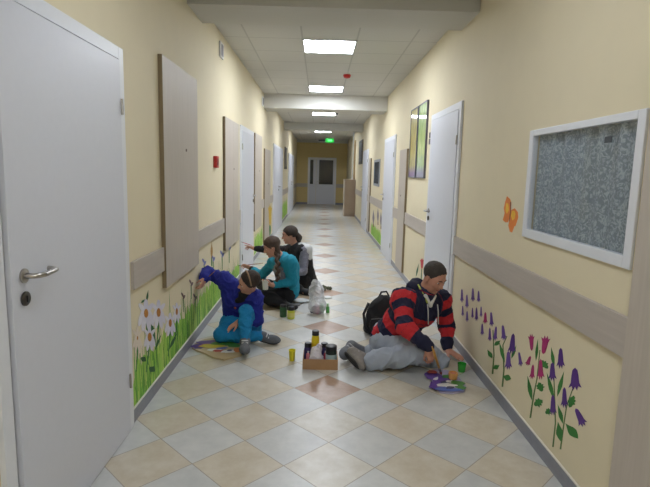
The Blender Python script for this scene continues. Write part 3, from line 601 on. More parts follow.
# ---- anatomy
def hand_prims(w, d, n, t, L, curls, thumb=(.7, .5, .25)):
    """wrist w, finger direction d, palm normal n, direction towards the thumb t, hand length L"""
    d = nrm(d); n = V(n); n = nrm(n-d*n.dot(d)); tt = np.cross(n, d); t = tt if tt.dot(V(t)) > 0 else -tt; w = V(w); ax = np.array([t, d, n])
    P = [ell(w+d*.27*L, ax, (.215*L, .30*L, .085*L), .012), cap(w-d*.1*L, w+d*.12*L, .13*L, .13*L, .02)]
    for o, ln, cu, st in ((.15, .40, curls[0], .50), (.05, .45, curls[1], .53), (-.05, .42, curls[2], .51), (-.145, .33, curls[3], .46)):
        b = w+d*st*L+t*o*L; dd = nrm(d+t*o*.5); ang = 0; r = .047*L
        for s, fr in enumerate((.45, .31, .24)):
            ang += cu*(1, 1.1, .8)[s]; q = dd*math.cos(ang)+n*math.sin(ang); e = b+q*ln*L*fr; P.append(cap(b, e, r, r*.9, .004)); b = e; r *= .9
    b = w+d*.16*L+t*.15*L; q = nrm(d*thumb[0]+t*thumb[1]+n*thumb[2])
    e = b+q*.24*L; P.append(cap(b, e, .065*L, .052*L, .012)); q2 = nrm(q*.6+d*.6+n*.25); P.append(cap(e, e+q2*.2*L, .052*L, .042*L, .004))
    return P
def head_prims(c, f, u, H, neck):
    ax = frame_fu(f, u); L = lambda x, y, z: V(c)+H*(ax[0]*x+ax[1]*y+ax[2]*z); A = ax
    P = [ell(L(0, -.05, .14), A, V(.325, .40, .36)*H, .02), ell(L(0, .10, -.18), A, V(.25, .27, .30)*H, .05*H*4), cap(L(0, .27, -.40), L(0, .22, -.38), .085*H, .1*H, .06*H),
         cap(L(-.12, .12, -.33), L(.12, .12, -.33), .12*H, .12*H, .08*H), ell(L(0, .28, .11), A, V(.21, .09, .06)*H, .06*H), ell(L(.15, .26, -.1), A, V(.09, .09, .1)*H, .06*H), ell(L(-.15, .26, -.1), A, V(.09, .09, .1)*H, .06*H),
         ell(L(.14, .385, .03), A, V(.075, .06, .05)*H, .04*H, 's'), ell(L(-.14, .385, .03), A, V(.075, .06, .05)*H, .04*H, 's'),
         cap(L(0, .35, .05), L(0, .43, -.11), .03*H, .055*H, .03*H), cap(L(.045, .39, -.13), L(-.045, .39, -.13), .035*H, .035*H, .02*H),
         ell(L(0, .345, -.24), A, V(.10, .04, .025)*H, .02*H), ell(L(0, .335, -.285), A, V(.085, .04, .025)*H, .02*H)]
    for s in (1, -1): P += [ell(L(.33*s, -.02, -.02), A, V(.035, .085, .14)*H, .02*H), ell(L(.365*s, .0, -.0), A, V(.02, .045, .08)*H, .015*H, 's')]
    P.append(cap(L(0, -.08, -.22), neck, .21*H, .23*H, .04))
    return P, L, A
def arm_p(s, e, w, k=1.0, g=0.0): return [cap(s, e, .052*k+g, .043*k+g, .03), cap(e, w, .043*k+g, .029*k+g, .02)]
def torso_p(pel, ch, nk, shR, shL, hipR, hipL, k=1.0, g=0.0):
    pel, ch, nk, shR, shL = map(V, (pel, ch, nk, shR, shL)); lat = nrm(shL-shR); lh = nrm(V(hipL)-V(hipR)); P = []
    for s in (1, -1): P.append(cap(pel+lh*.075*k*s, ch+lat*.075*k*s, .10*k+g, .105*k+g, .05))
    P += [cap(ch+lat*.06*k, shL-lat*.03*k+(ch-nk)*.12, .095*k+g, .07*k+g, .05), cap(ch-lat*.06*k, shR+lat*.03*k+(ch-nk)*.12, .095*k+g, .07*k+g, .05), cap(shR, shL, .055*k+g, .055*k+g, .05), cap(ch, nk-(nk-ch)*.08, .085*k+g, .058*k+g, .06)]
    return P
def leg_p(h, kn, an, k=1.0, g=0.0): return [cap(h, kn, .085*k+g, .058*k+g, .04), cap(kn, V(kn)*.6+V(an)*.4, .056*k+g, .056*k+g, .03), cap(V(kn)*.6+V(an)*.4, an, .056*k+g, .037*k+g, .03)]
def skin(name, rgb, rgb2): return mat(name, rgb, .55, .1, 30, rgb2=rgb2)
EYEW = mat('eye_white', (225, 220, 212), .2, .02); IRIS = mat('dark_iris', (44, 34, 28), .2, .1); LIP = mat('lip_skin', (176, 104, 92), .5, .05); BROW = mat('eyebrow_hair', (58, 42, 32), .8, .2)
def face_parts(root, L, A, H, browm=BROW):
    for s in (1, -1):
        e = blob('eye', [ell(L(.14*s, .318, .03), A, V(.046, .036, .020)*H, 0)], .0025, EYEW, root)
        blob('iris', [ell(L(.14*s, .344, .022), A, V(.034, .016, .022)*H, 0)], .0015, IRIS, e)  # dark iris enlarged over the white to paint in the shade on the eyes
        blob('eyebrow', [cap(L(.06*s, .385, .12), L(.20*s, .34, .135), .016*H, .012*H)], .0022, browm, root)
    blob('lips', [ell(L(0, .352, -.245), A, V(.095, .04, .018)*H, .01), ell(L(0, .345, -.278), A, V(.08, .04, .02)*H, .01)], .0025, LIP, root)
def shoe(root, ankle, heel, toe, up, m, ms, k=1.0, lacem=None):
    heel, toe, up = V(heel), V(toe), nrm(up); d = nrm(toe-heel); up = nrm(up-d*d.dot(up)); ax = frame_fu(d, up); Ln = np.linalg.norm(toe-heel)
    s = blob('shoe', [cap(heel+d*.04*k+up*.045*k, toe-d*.045*k+up*.032*k, .042*k, .036*k, .02), cap(heel+d*.035*k+up*.05*k, V(ankle), .042*k, .046*k, .03), ell(heel+d*Ln*.72+up*.028*k, ax, V(.052, .085, .035)*k, .02)], .005, m, root)
    blob('sole', [ell(heel+d*Ln*.3+up*.006*k, ax, V(.042*k, Ln*.36, .017*k), .02), ell(heel+d*Ln*.68+up*.006*k, ax, V(.05*k, Ln*.34, .017*k), .02)], .0045, ms, s)
    if lacem:
        for q in (.42, .52, .62):
            c = heel+d*Ln*q+up*(.085-.05*(q-.42)*3)*k; blob('lace', [cap(c-ax[0]*.026*k, c+ax[0]*.026*k, .007*k, .007*k)], .003, lacem, s)
    return s
def shoe_at(root, ankle, d, up, ln, m, ms, k=1.0, lacem=None, lift=0):
    a = V(ankle); d = nrm(d); up = nrm(V(up)-d*d.dot(V(up))); h = a-up*(.055*k)-d*(.045*k); h[2] = max(h[2], .012)+lift; t = h+d*ln; t[2] = max(t[2], .014)
    return shoe(root, a, h, t, up, m, ms, k, lacem)
# ------------------------------------------------------------------ man in the striped hoodie
def stripe_mat():
    m, nt, b = newmat('red_navy_stripes'); a = N(nt, 'ShaderNodeAttribute', attribute_name='along')
    fr = math_n(nt, 'FRACT', math_n(nt, 'DIVIDE', a.outputs['Fac'], .15)); f = math_n(nt, 'GREATER_THAN', fr, .52)
    tc = N(nt, 'ShaderNodeTexCoord'); no = N(nt, 'ShaderNodeTexNoise'); no.inputs['Scale'].default_value = 60; nt.links.new(tc.outputs['Object'], no.inputs[0])
    nt.links.new(mixc(nt, f, mixc(nt, no.outputs[0], lin((186, 34, 44)), lin((206, 48, 56))), mixc(nt, no.outputs[0], lin((24, 26, 54)), lin((34, 36, 68)))), b.inputs['Base Color']); b.inputs['Roughness'].default_value = .85
    return m
STRIPE = stripe_mat(); NAVY = mat('navy_knit', (26, 28, 56), .85, .15, 60); JEAN = mat('light_grey_denim', (150, 158, 172), .85, .12, 14, bump=.1, rgb2=(178, 186, 198)); SKINM = skin('man_skin', (188, 134, 112), (204, 152, 130))
root = empty('person', (*onfloor(389, 352)[:2], 0)); tag(root, 'man in red and navy striped hoodie sitting on the floor, leaning on one hand', 'person')
pel = V(at(389, 340, 4.06)); ch = V(at(414, 311, 3.95)); nk = V(at(424, 291, 3.93)); shR = V(at(402, 299, 3.80)); shL = V(at(441, 300, 4.07))
hR = V(at(386, 347, 3.95)); hL = V(at(397, 343, 4.12)); kR = V(at(426, 352, 3.64)); aR = V(at(371, 361, 3.68)); kL = V(at(438, 362, 3.80)); aL = V(at(368, 353, 3.95))
hR[2] = max(hR[2], .115); hL[2] = max(hL[2], .115); pel[2] = max(pel[2], .15)
eR = V(at(405, 327, 3.60)); wR = V(at(429, 347, 3.50)); eL = V(at(446.5, 326, 4.10)); wL = V(at(447, 349, 4.0)); wL[2] = .075
hc = V(at(434.5, 277.5, 3.87)); Hm = .232
hp, L, A = head_prims(hc, (.50, -.70, -.46), (.22, -.28, .93), Hm, nk)
dR = nrm((.25, -.05, -.9)); handR = hand_prims(wR, dR, (-.1, .75, -.4), (-.8, -.2, 0), .185, (.75, .8, .85, .9), (.8, .25, .55))
dL = nrm((.5, -.8, -.12)); handL = hand_prims(V(wL)+V(.0, -.01, -.02), dL, (0, 0, -1), (-.5, -.7, 0), .185, (.06, .05, .05, .06))
body = torso_p(pel, ch, nk, shR, shL, hR, hL)+arm_p(shR, eR, wR)+arm_p(shL, eL, wL)+leg_p(hR, kR, aR)+leg_p(hL, kL, aL)+hp+handR+handL
fR = V(aR)+V(-.05, .0, -.02); fL = V(aL)+V(-.05, .0, -.02); body += [cap(aR, fR, .034), cap(aL, fL, .034)]
blob('body', body, .005, SKINM, root); face_parts(root, L, A, Hm)
g = .02; tp = torso_p(pel, ch, nk+(nk-ch)*.05, shR, shL, hR, hL, 1.0, g)
ew = lambda a, b, t: V(a)*(1-t)+V(b)*t
sl = [cap(shR, eR, .075, .062, .04), cap(eR, ew(eR, wR, .78), .062, .044, .03), cap(shL, eL, .075, .062, .04), cap(eL, ew(eL, wL, .78), .062, .044, .03)]
hemd = nrm(pel-ch)
st = [(pel, ch, .17, .18, .02), (ch, nk, .18, .05, .02+np.linalg.norm(ch-pel)), (shR, eR, .06, .06, .03), (eR, wR, .06, .045, .03+np.linalg.norm(eR-shR)), (shL, eL, .06, .06, .03), (eL, wL, .06, .045, .03+np.linalg.norm(eL-shL))]
hood = blob('hoodie', tp+sl, .006, STRIPE, root, folds(.010, 44, 3), st)
for e, w, nm in ((eR, wR, 'cuff'), (eL, wL, 'cuff')): blob(nm, [cap(ew(e, w, .76), ew(e, w, .96), .056, .045, .01)], .005, NAVY, hood, folds(.002, 160, 4))
lat = nrm(shL-shR); back = nrm(np.cross(lat, nk-ch)); fwd = -back if (-back).dot(V(.5, -.6, 0)) > 0 else back
blob('hood', [cap(nk-fwd*.05-lat*.085, nk-fwd*.095, .05, .055, .03), cap(nk-fwd*.095, nk-fwd*.05+lat*.085, .055, .05, .03), cap(nk-fwd*.05-lat*.085, nk+fwd*.055-lat*.05-V(0, 0, .02), .045, .024, .03), cap(nk-fwd*.05+lat*.085, nk+fwd*.055+lat*.05-V(0, 0, .02), .045, .024, .03)], .005, NAVY, hood, folds(.004, 60, 8))
WHT = mat('white_cotton', (214, 212, 206), .8, .05, 40)
cf = ch*.35+nk*.65
blob('collar', [cap(nk+fwd*.07-lat*.055+V(0, 0, -.005), cf+fwd*.118, .017, .014, .01), cap(nk+fwd*.07+lat*.055+V(0, 0, -.005), cf+fwd*.118, .017, .014, .01)], .004, WHT, hood)
for s, ln in ((-1, .15), (1, .15)):
    p = nk+fwd*.105+lat*.06*s-V(0, 0, .055); MB().tube([p, p+V(0, 0, -.05)+fwd*.012, p+V(0, 0, -ln)+fwd*.022], .0045, 6).build('drawstring', WHT, hood, True)
YL = mat('yellow_green_lining', (186, 196, 92), .8, .1, 40)
MB().tube([nk-lat*.075-fwd*.0+V(0, 0, .05), nk-lat*.072+fwd*.05+V(0, 0, .012), nk-lat*.052+fwd*.098-V(0, 0, .05)], .007, 8).build('hood_lining', YL, hood, True)
tr = leg_p(hR, kR, ew(kR, aR, .97), 1, .016)+leg_p(hL, kL, ew(kL, aL, .97), 1, .022)+[cap(ew(pel, hR, .6), ew(pel, hL, .6), .115, .115, .05), cap(hR, hL, .112, .112, .05), cap(ew(pel, ch, .1), pel, .125, .13, .05), cap(ew(kR, aR, .5), ew(kR, aR, .99), .072, .068, .03)]
blob('jeans', tr, .006, JEAN, root, folds(.016, 36, 11))
SHG = mat('grey_shoe', (92, 94, 100), .7, .15, 40, rgb2=(120, 124, 130)); SOL = mat('dark_sole', (52, 50, 50), .7, .15, 40); LAC = mat('pale_lace', (188, 188, 190), .7)
SHB = mat('brown_grey_shoe', (112, 104, 98), .7, .15, 40, rgb2=(152, 146, 140))
q0 = V(at(345, 354, 3.74)); q1 = V(at(359, 373, 3.60)); q1[2] = max(q1[2], .035)
shoe(root, aR+V(-.02, 0, 0), q0, q1, (.75, .25, .45), SHB, SOL, 1.0, LAC)
q0 = V(at(350, 350, 3.98)); q1 = V(at(341, 360, 3.80)); q1[2] = .035; q0[2] = .06
shoe(root, aL+V(-.02, 0, 0), q0+V(.0, .0, 0), q1, (.6, .2, .7), SHG, SOL, .95, LAC)
hairp = [ell(L(0, -.075, .17), A, V(.352, .42, .37)*Hm, .01), ell(L(0, .44, -.08), A, V(.5, .36, .44)*Hm, .02, 's'), ell(L(0, .02, -.58), A, V(.6, .62, .56)*Hm, .02, 's')]
blob('hair', hairp, .0045, mat('dark_brown_hair', (46, 40, 36), .75, .3, 60, (1, 1, 1), rgb2=(70, 64, 60)), root, folds(.003, 160, 2))
# brush in his hand
def brush(name_label, p0, p1, hm=mat('ochre_wood', (206, 156, 78), .45, .1, 30), rad=.006, wet=(150, 70, 60)):
    p0, p1 = V(p0), V(p1); d = p1-p0; root = empty('paintbrush', tuple(p1)); tag(root, name_label, 'paintbrush')
    MB().tube([p0, p0+d*.3, p0+d*.72], [rad*.5, rad, rad], 8).build('handle', hm, root, True); MB().tube([p0+d*.72, p0+d*.86], rad*1.05, 8).build('ferrule', STEEL, root, True)
    MB().tube([p0+d*.86, p0+d*.93, p1], [rad*.95, rad*1.1, rad*.2], 8).build('bristles', mat('bristle_%d' % sum(wet), wet, .8), root, True)
tip = V(onfloor(441.5, 375, .02)); grip = V(at(434, 352.5, 3.44)); brush('ochre paintbrush held by the man in striped hoodie, touching his paint sheet', ew(tip, grip, 1.25), tip, rad=.009)
# ------------------------------------------------------------------ child in the blue sweater
BLUE = mat('royal_blue_knit', (24, 32, 122), .85, .2, 40, rgb2=(34, 46, 156)); TEAL = mat('teal_leggings', (8, 118, 176), .8, .12, 20, rgb2=(20, 140, 198)); SKINC = skin('child_skin', (196, 144, 120), (210, 160, 138)); BLK = mat('black_cloth', (22, 22, 26), .85, .3, 30)
DHAIR = mat('dark_hair', (38, 30, 26), .7, .3, 40, rgb2=(66, 52, 44))
k = .80
root = empty('person', (*onfloor(240, 338)[:2], 0)); tag(root, 'child in royal blue sweater and teal leggings sitting with one arm raised to the wall', 'person')
pel = V(at(240, 326, 4.46)); pel[2] = .125; ch = V(at(239, 300, 4.40)); nk = V(at(247.5, 292.5, 4.33)); shR = V(at(224.5, 279.5, 4.40)); shL = V(at(255.5, 298, 4.30))
hR = V(at(231, 328, 4.42)); hL = V(at(251, 328, 4.38)); hR[2] = hL[2] = .105
kR = V(at(221, 333, 4.17)); kR[2] = .085; aR = V(at(263, 333, 4.20)); aR[2] = .07; kL = V(at(246, 312, 4.10)); aL = V(at(245, 344, 3.98)); aL[2] = .095
eR = V(at(207.5, 272.5, 4.50)); eR[0] = max(eR[0], -1.0); wR = V(at(201, 278, 4.38)); wR[0] = max(wR[0], -1.0); eL = V(at(257.5, 320, 4.24)); wL = V(at(239, 322, 4.19))
hc = V(at(248.5, 282.5, 4.24)); Hc = .205
hp, L, A = head_prims(hc, (-.92, -.32, -.24), (.04, -.50, .85), Hc, nk)
handR = hand_prims(wR, (-.12, -.55, -.62), (-.85, .3, 0), (.0, -.6, .6), .145, (.45, .5, .6, .65), (.7, .4, .5))
handL = hand_prims(wL, (-.85, -.35, -.45), (.1, .25, -.9), (.1, -.6, .6), .145, (.22, .22, .25, .28))
body = torso_p(pel, ch, nk, shR, shL, hR, hL, k)+arm_p(shR, eR, wR, k)+arm_p(shL, eL, wL, k)+leg_p(hR, kR, aR, k)+leg_p(hL, kL, aL, k)+hp+handR+handL+[cap(aL, aL+V(.005, -.05, -.045), .024), cap(aR, aR+V(.05, 0, -.03), .024)]
blob('body', body, .0045, SKINC, root); face_parts(root, L, A, Hc)
sw = blob('sweater', torso_p(pel, ch, nk, shR, shL, hR, hL, k, .011)+[cap(shR, eR, .058, .050, .04), cap(eR, ew(eR, wR, .9), .054, .046, .02), cap(shL, eL, .062, .052, .04), cap(eL, ew(eL, wL, .85), .050, .038, .02)], .006, BLUE, root, folds(.011, 52, 21))
blob('cuff', [cap(ew(eR, wR, .78), ew(eR, wR, .98), .043, .038, .01)], .005, BLUE, sw); blob('cuff', [cap(ew(eL, wL, .74), ew(eL, wL, .92), .040, .034, .01)], .005, BLUE, sw)
lat = nrm(shL-shR); b_ = np.cross(lat, nk-ch); fwd = nrm(b_ if b_[1] < 0 else -b_)
blob('neck_scarf', [cap(nk+V(math.cos(a_), math.sin(a_), 0)*.056, nk+V(math.cos(a_+.8), math.sin(a_+.8), 0)*.056, .030, .030, .02) for a_ in np.arange(0, 6.2, .785)]+[cap(nk+fwd*.06-V(0, 0, .02), ew(ch, nk, .5)+fwd*.085, .034, .024, .03)], .005, BLK, root, folds(.005, 70, 5))
e = ch+fwd*.112+lat*.035; blob('chest_emblem', [ell(e, frame_fu(fwd, (0, 0, 1)), (.012, .008, .012), 0)], .003, mat('rust_badge', (150, 72, 60), .6), sw)
blob('leggings', leg_p(hR, kR, ew(kR, aR, .95), k, .010)+leg_p(hL, kL, ew(kL, aL, .93), k, .007)+[cap(hR, hL, .095, .095, .05), cap(pel, ew(pel, ch, .2), .105, .095, .05)], .0055, TEAL, root, folds(.008, 56, 31))
SHD = mat('grey_trainer', (74, 78, 84), .7, .15, 40, rgb2=(108, 112, 120)); WTR = mat('white_trim', (206, 206, 208), .6, .03)
shoe_at(root, aL, (.12, -1, -.05), (0, 0, 1), .195, SHD, SOL, .85, WTR)
shoe_at(root, aR, (.95, -.12, -.1), (-.05, -.5, .85), .175, SHD, SOL, .82, WTR)
blob('hair', [ell(L(0, -.09, .16), A, V(.385, .44, .385)*Hc, .01), ell(L(0, .44, -.06), A, V(.52, .40, .42)*Hc, .02, 's'), ell(L(0, .2, -.62), A, V(.6, .5, .4)*Hc, .02, 's'), cap(L(0, -.40, -.12), L(0, -.42, -.2), .13*Hc, .14*Hc, .06*Hc)], .0045, DHAIR, root, folds(.003, 170, 13))
MB().tube([L(.36*math.cos(a)*1.06, -.02+.0*a, .15+.385*math.sin(a)*1.05) for a in [math.pi*q/12 for q in range(13)]], .007, 8).build('headband', mat('brown_band', (150, 122, 96), .5, .1), root, True)
brush('thin brown paintbrush in the raised hand of the child in blue', at(215.5, 270.5, 4.36), at(197.5, 287, 4.395), mat('brown_wood', (142, 98, 62), .5, .1, 30), .004, (120, 90, 110))
# ------------------------------------------------------------------ girl with a braid, teal cardigan
TEALC = mat('teal_cardigan', (18, 128, 158), .85, .15, 40, rgb2=(32, 150, 176)); BLKT = mat('black_trousers', (24, 24, 28), .85, .3, 30); SHIRT = mat('grey_print_shirt', (150, 152, 162), .85, .5, 50, rgb2=(92, 86, 104)); SKIN2 = skin('girl_skin', (190, 138, 114), (204, 154, 132)); BHAIR = mat('brown_hair', (58, 44, 36), .65, .3, 40, rgb2=(88, 68, 54))
k = .86
root = empty('person', (*onfloor(282, 299)[:2], 0)); tag(root, 'girl in teal cardigan with long brown braid sitting cross-legged and painting the wall', 'person')
pel = V(at(287, 290, 5.62)); pel[2] = .135; ch = V(at(285, 268, 5.58)); nk = V(at(281, 257.5, 5.57)); shL = V(at(290, 262, 5.42)); shR = V(at(274, 262.5, 5.74))
hL = V(at(285, 294, 5.52)); hR = V(at(282, 292, 5.72)); hL[2] = hR[2] = .115; kL = V(at(264, 295, 5.40)); kL[2] = .12; aL = V(at(283, 299, 5.30)); aL[2] = .07; kR = V(at(262, 289, 5.98)); kR[2] = .13; aR = V(at(274, 299, 5.44)); aR[2] = .07
eL = V(at(293, 282, 5.44)); wL = V(at(273, 285, 5.34)); eR = V(at(262, 275, 5.98)); wR = V(at(251, 268.5, 6.10))
hc = V(at(271.5, 247, 5.52)); Hg = .215
hp, L, A = head_prims(hc, (-.86, -.25, -.38), (-.33, -.05, .93), Hg, nk)
handR = hand_prims(wR, (-.85, .2, .35), (.1, -.7, -.5), (.3, .1, .8), .15, (.5, .6, .65, .7), (.8, .35, .4)); handL = hand_prims(wL, (-.9, -.1, .1), (.0, .55, .75), (.1, .3, .75), .15, (.45, .5, .5, .55), (.6, .5, .5))
body = torso_p(pel, ch, nk, shR, shL, hR, hL, k)+arm_p(shR, eR, wR, k)+arm_p(shL, eL, wL, k)+leg_p(hR, kR, aR, k)+leg_p(hL, kL, aL, k)+hp+handR+handL+[cap(aL, aL+V(.05, -.02, -.03), .024), cap(aR, aR+V(.05, -.02, -.03), .024)]
blob('body', body, .0045, SKIN2, root); face_parts(root, L, A, Hg)
lat = nrm(shL-shR); b_ = np.cross(lat, nk-ch); fwd = nrm(b_ if b_[0] < 0 else -b_)
fb = .03
cd = blob('cardigan', torso_p(pel-fwd*fb, ch-fwd*fb*.8, nk-fwd*.02, shR, shL, hR, hL, k, .018)+[cap(shR, eR, .062, .052, .04), cap(eR, ew(eR, wR, .72), .052, .040, .02), cap(shL, eL, .062, .052, .04), cap(eL, ew(eL, wL, .86), .052, .038, .02)], .006, TEALC, root, folds(.006, 44, 41))
blob('cuff', [cap(ew(eR, wR, .66), ew(eR, wR, .93), .042, .036, .01)], .005, mat('dark_cuff', (44, 40, 44), .85), cd)
blob('shirt', torso_p(pel, ch, nk-(nk-ch)*.06, shR, shL, hR, hL, k, .006)+[cap(pel+fwd*.015, ch+fwd*.032, .10*k, .10*k, .03), cap(ch+fwd*.032, nk+fwd*.005, .09*k, .056*k, .03)], .006, SHIRT, root, folds(.004, 50, 44))
bd = ch+fwd*.1+lat*.07; MB().box(tuple(bd+V(-.02, -.03, -.05)), tuple(bd+V(.0, -.022, .02)), .002).build('name_badge', WHT, cd)
blob('trousers', leg_p(hR, kR, ew(kR, aR, .97), k, .018)+leg_p(hL, kL, ew(kL, aL, .97), k, .018)+[cap(hR, hL, .11, .11, .05), cap(pel, ew(pel, ch, .12), .112, .1, .05)], .006, BLKT, root, folds(.006, 40, 45))
BS = mat('black_shoe', (30, 30, 34), .5, .2, 30)
shoe_at(root, aL, (.95, -.25, -.1), (0, -.4, .9), .19, BS, SOL, .85); shoe_at(root, aR, (.9, -.4, -.1), (0, -.4, .9), .19, BS, SOL, .85)
hr = blob('hair', [ell(L(0, -.09, .16), A, V(.385, .45, .39)*Hg, .01), ell(L(0, .46, -.14), A, V(.5, .34, .42)*Hg, .02, 's'), ell(L(0, .22, -.66), A, V(.6, .5, .4)*Hg, .02, 's'), cap(L(-.2, -.22, -.05), L(-.24, -.16, -.38), .17*Hg, .13*Hg, .06*Hg)], .0045, BHAIR, root, folds(.003, 150, 17))
b0 = L(-.26, -.12, -.36); b1 = V(at(278, 268, 5.36)); b2 = V(at(277.5, 281, 5.35)); n = 9; br = []
for i in range(n):
    t = i/(n-1); p = b0*(1-t)**2+2*t*(1-t)*b1+t*t*b2; off = lat*0+V(.010, 0, 0)*(1 if i % 2 else -1); br.append(ell(p+off, frame_fu(nrm(b2-b0), (0, -1, 0)), V(.024, .032, .024)*(1.08-.35*t), .012))
blob('braid', br, .0045, BHAIR, hr, folds(.002, 200, 19)); blob('hair_tie', [ell(b2+V(0, 0, -.012), np.eye(3), (.016, .016, .008), 0)], .003, mat('dark_red', (128, 26, 30), .4), hr); blob('braid_tail', [cap(b2+V(0, 0, -.015), b2+V(.004, 0, -.065), .015, .006)], .004, BHAIR, hr)
brush('thin reddish paintbrush held to the wall by the girl in teal', at(263, 263.3, 6.02), V(onwall('L', 239.5, 262.5))+V(.03, -.35, .02), mat('red_brown_wood', (150, 84, 66), .5, .1, 30), .004, (60, 120, 70))
p = V(at(265.5, 284.5, 5.33)); root = empty('paint_cup', tuple(p)); tag(root, 'white paper cup held in the lap of the girl in teal', 'cup'); pb = p-V(0, 0, .055)
smooth_angle(MB().lathe([(.026, 0), (.028, .001), (.037, .098), (.039, .101), (.036, .1), (.026, .006)], tuple(pb), 24).build('cup_wall', mat('white_paper', (222, 221, 216), .6), root)); MB().lathe([(.030, 0), (.031, .004)], tuple(pb+V(0, 0, .045)), 20).build('paint_water', mat('pale_water', (176, 190, 190), .1), root)
# ------------------------------------------------------------------ second girl, black vest
GREYS = mat('grey_sleeve', (128, 128, 142), .85, .12, 30); WYOKE = mat('white_yoke', (204, 206, 208), .8, .05, 30)
k = .88
root = empty('person', (*onfloor(304, 288)[:2], 0)); tag(root, 'girl in black vest with white shoulder and grey sleeve, farthest of the seated painters', 'person')
pel = V(at(306, 278, 6.35)); pel[2] = .14; ch = V(at(300, 258, 6.32)); nk = V(at(296, 246, 6.30)); shL = V(at(304.5, 250.5, 6.14)); shR = V(at(290, 250, 6.46))
hL = V(at(303, 284, 6.24)); hR = V(at(300, 282, 6.44)); hL[2] = hR[2] = .12; kL = V(at(283, 284, 6.10)); kL[2] = .13; aL = V(at(300, 289.5, 5.98)); aL[2] = .07; kR = V(at(280, 280, 6.64)); kR[2] = .14; aR = V(at(291, 287, 6.16)); aR[2] = .07
eL = V(at(303, 271, 6.10)); wL = V(at(289, 274, 6.0)); eR = V(at(273, 250, 6.56)); wR = V(at(254.5, 248.5, 6.66))
hc = V(at(289.3, 235, 6.26)); Hg = .215
hp, L, A = head_prims(hc, (-.93, -.28, -.18), (-.18, -.05, .97), Hg, nk)
handR = hand_prims(wR, (-.93, .1, .25), (.1, -.5, -.7), (.2, -.6, .6), .15, (.1, .55, .65, .7), (.8, .4, .3)); handL = hand_prims(wL, (-.9, -.2, -.2), (0, .3, -.9), (-.2, .8, .2), .15, (.3, .3, .35, .4))
body = torso_p(pel, ch, nk, shR, shL, hR, hL, k)+arm_p(shR, eR, wR, k)+arm_p(shL, eL, wL, k)+leg_p(hR, kR, aR, k)+leg_p(hL, kL, aL, k)+hp+handR+handL+[cap(aL, aL+V(.05, -.02, -.03), .024), cap(aR, aR+V(.05, -.02, -.03), .024)]
blob('body', body, .0045, SKIN2, root); face_parts(root, L, A, Hg)
lat = nrm(shL-shR); b_ = np.cross(lat, nk-ch); fwd = nrm(b_ if b_[0] < 0 else -b_)
vest = blob('vest', torso_p(pel, ch, nk, shR, shL-lat*.025, hR, hL, k, .022)+[cap(pel, V(at(311, 283, 6.35)), .125, .09, .05)], .006, BLK, root, folds(.006, 40, 51))
blob('shoulder_yoke', [cap(ew(nk, shL, .45)-fwd*.03, shL-fwd*.035, .062, .066, .03), cap(shL-fwd*.035, V(at(309, 256.5, 6.2)), .062, .045, .03)], .006, WYOKE, vest, folds(.003, 50, 52))
blob('sleeve', [cap(shL, eL, .062, .052, .04), cap(eL, ew(eL, wL, .88), .052, .040, .02)], .0055, GREYS, root, folds(.005, 60, 53)); blob('sleeve', [cap(shR, eR, .060, .052, .04), cap(eR, ew(eR, wR, .9), .052, .038, .02)], .0055, BLK, root, folds(.005, 60, 54))  # far sleeve's shade put into its colour: black against the grey near one
blob('trousers', leg_p(hR, kR, ew(kR, aR, .97), k, .018)+leg_p(hL, kL, ew(kL, aL, .97), k, .018)+[cap(hR, hL, .11, .11, .05), cap(pel, ew(pel, ch, .1), .118, .1, .05)], .006, BLKT, root, folds(.006, 40, 55))
shoe_at(root, aL, (.95, -.25, -.1), (0, -.4, .9), .19, BS, SOL, .85); shoe_at(root, aR, (.9, -.4, -.1), (0, -.4, .9), .19, BS, SOL, .85)
hr = blob('hair', [ell(L(0, -.09, .16), A, V(.385, .45, .39)*Hg, .01), ell(L(0, .46, -.12), A, V(.5, .34, .42)*Hg, .02, 's'), ell(L(0, .2, -.66), A, V(.6, .5, .4)*Hg, .02, 's')], .0045, DHAIR, root, folds(.003, 150, 57))
blob('ponytail', [cap(L(0, -.44, .05), L(0, -.52, -.25), .10*Hg, .17*Hg, .03), cap(L(0, -.52, -.25), L(0, -.42, -.85), .17*Hg, .07*Hg, .03)], .0045, DHAIR, hr, folds(.003, 150, 58))
brush('short pink paintbrush held to the left wall by the farther girl in black vest', at(252, 245.5, 6.62), V(at(240, 241.5, 6.8)), mat('pink_handle', (196, 84, 96), .45, .1, 30), .005, (150, 60, 70))
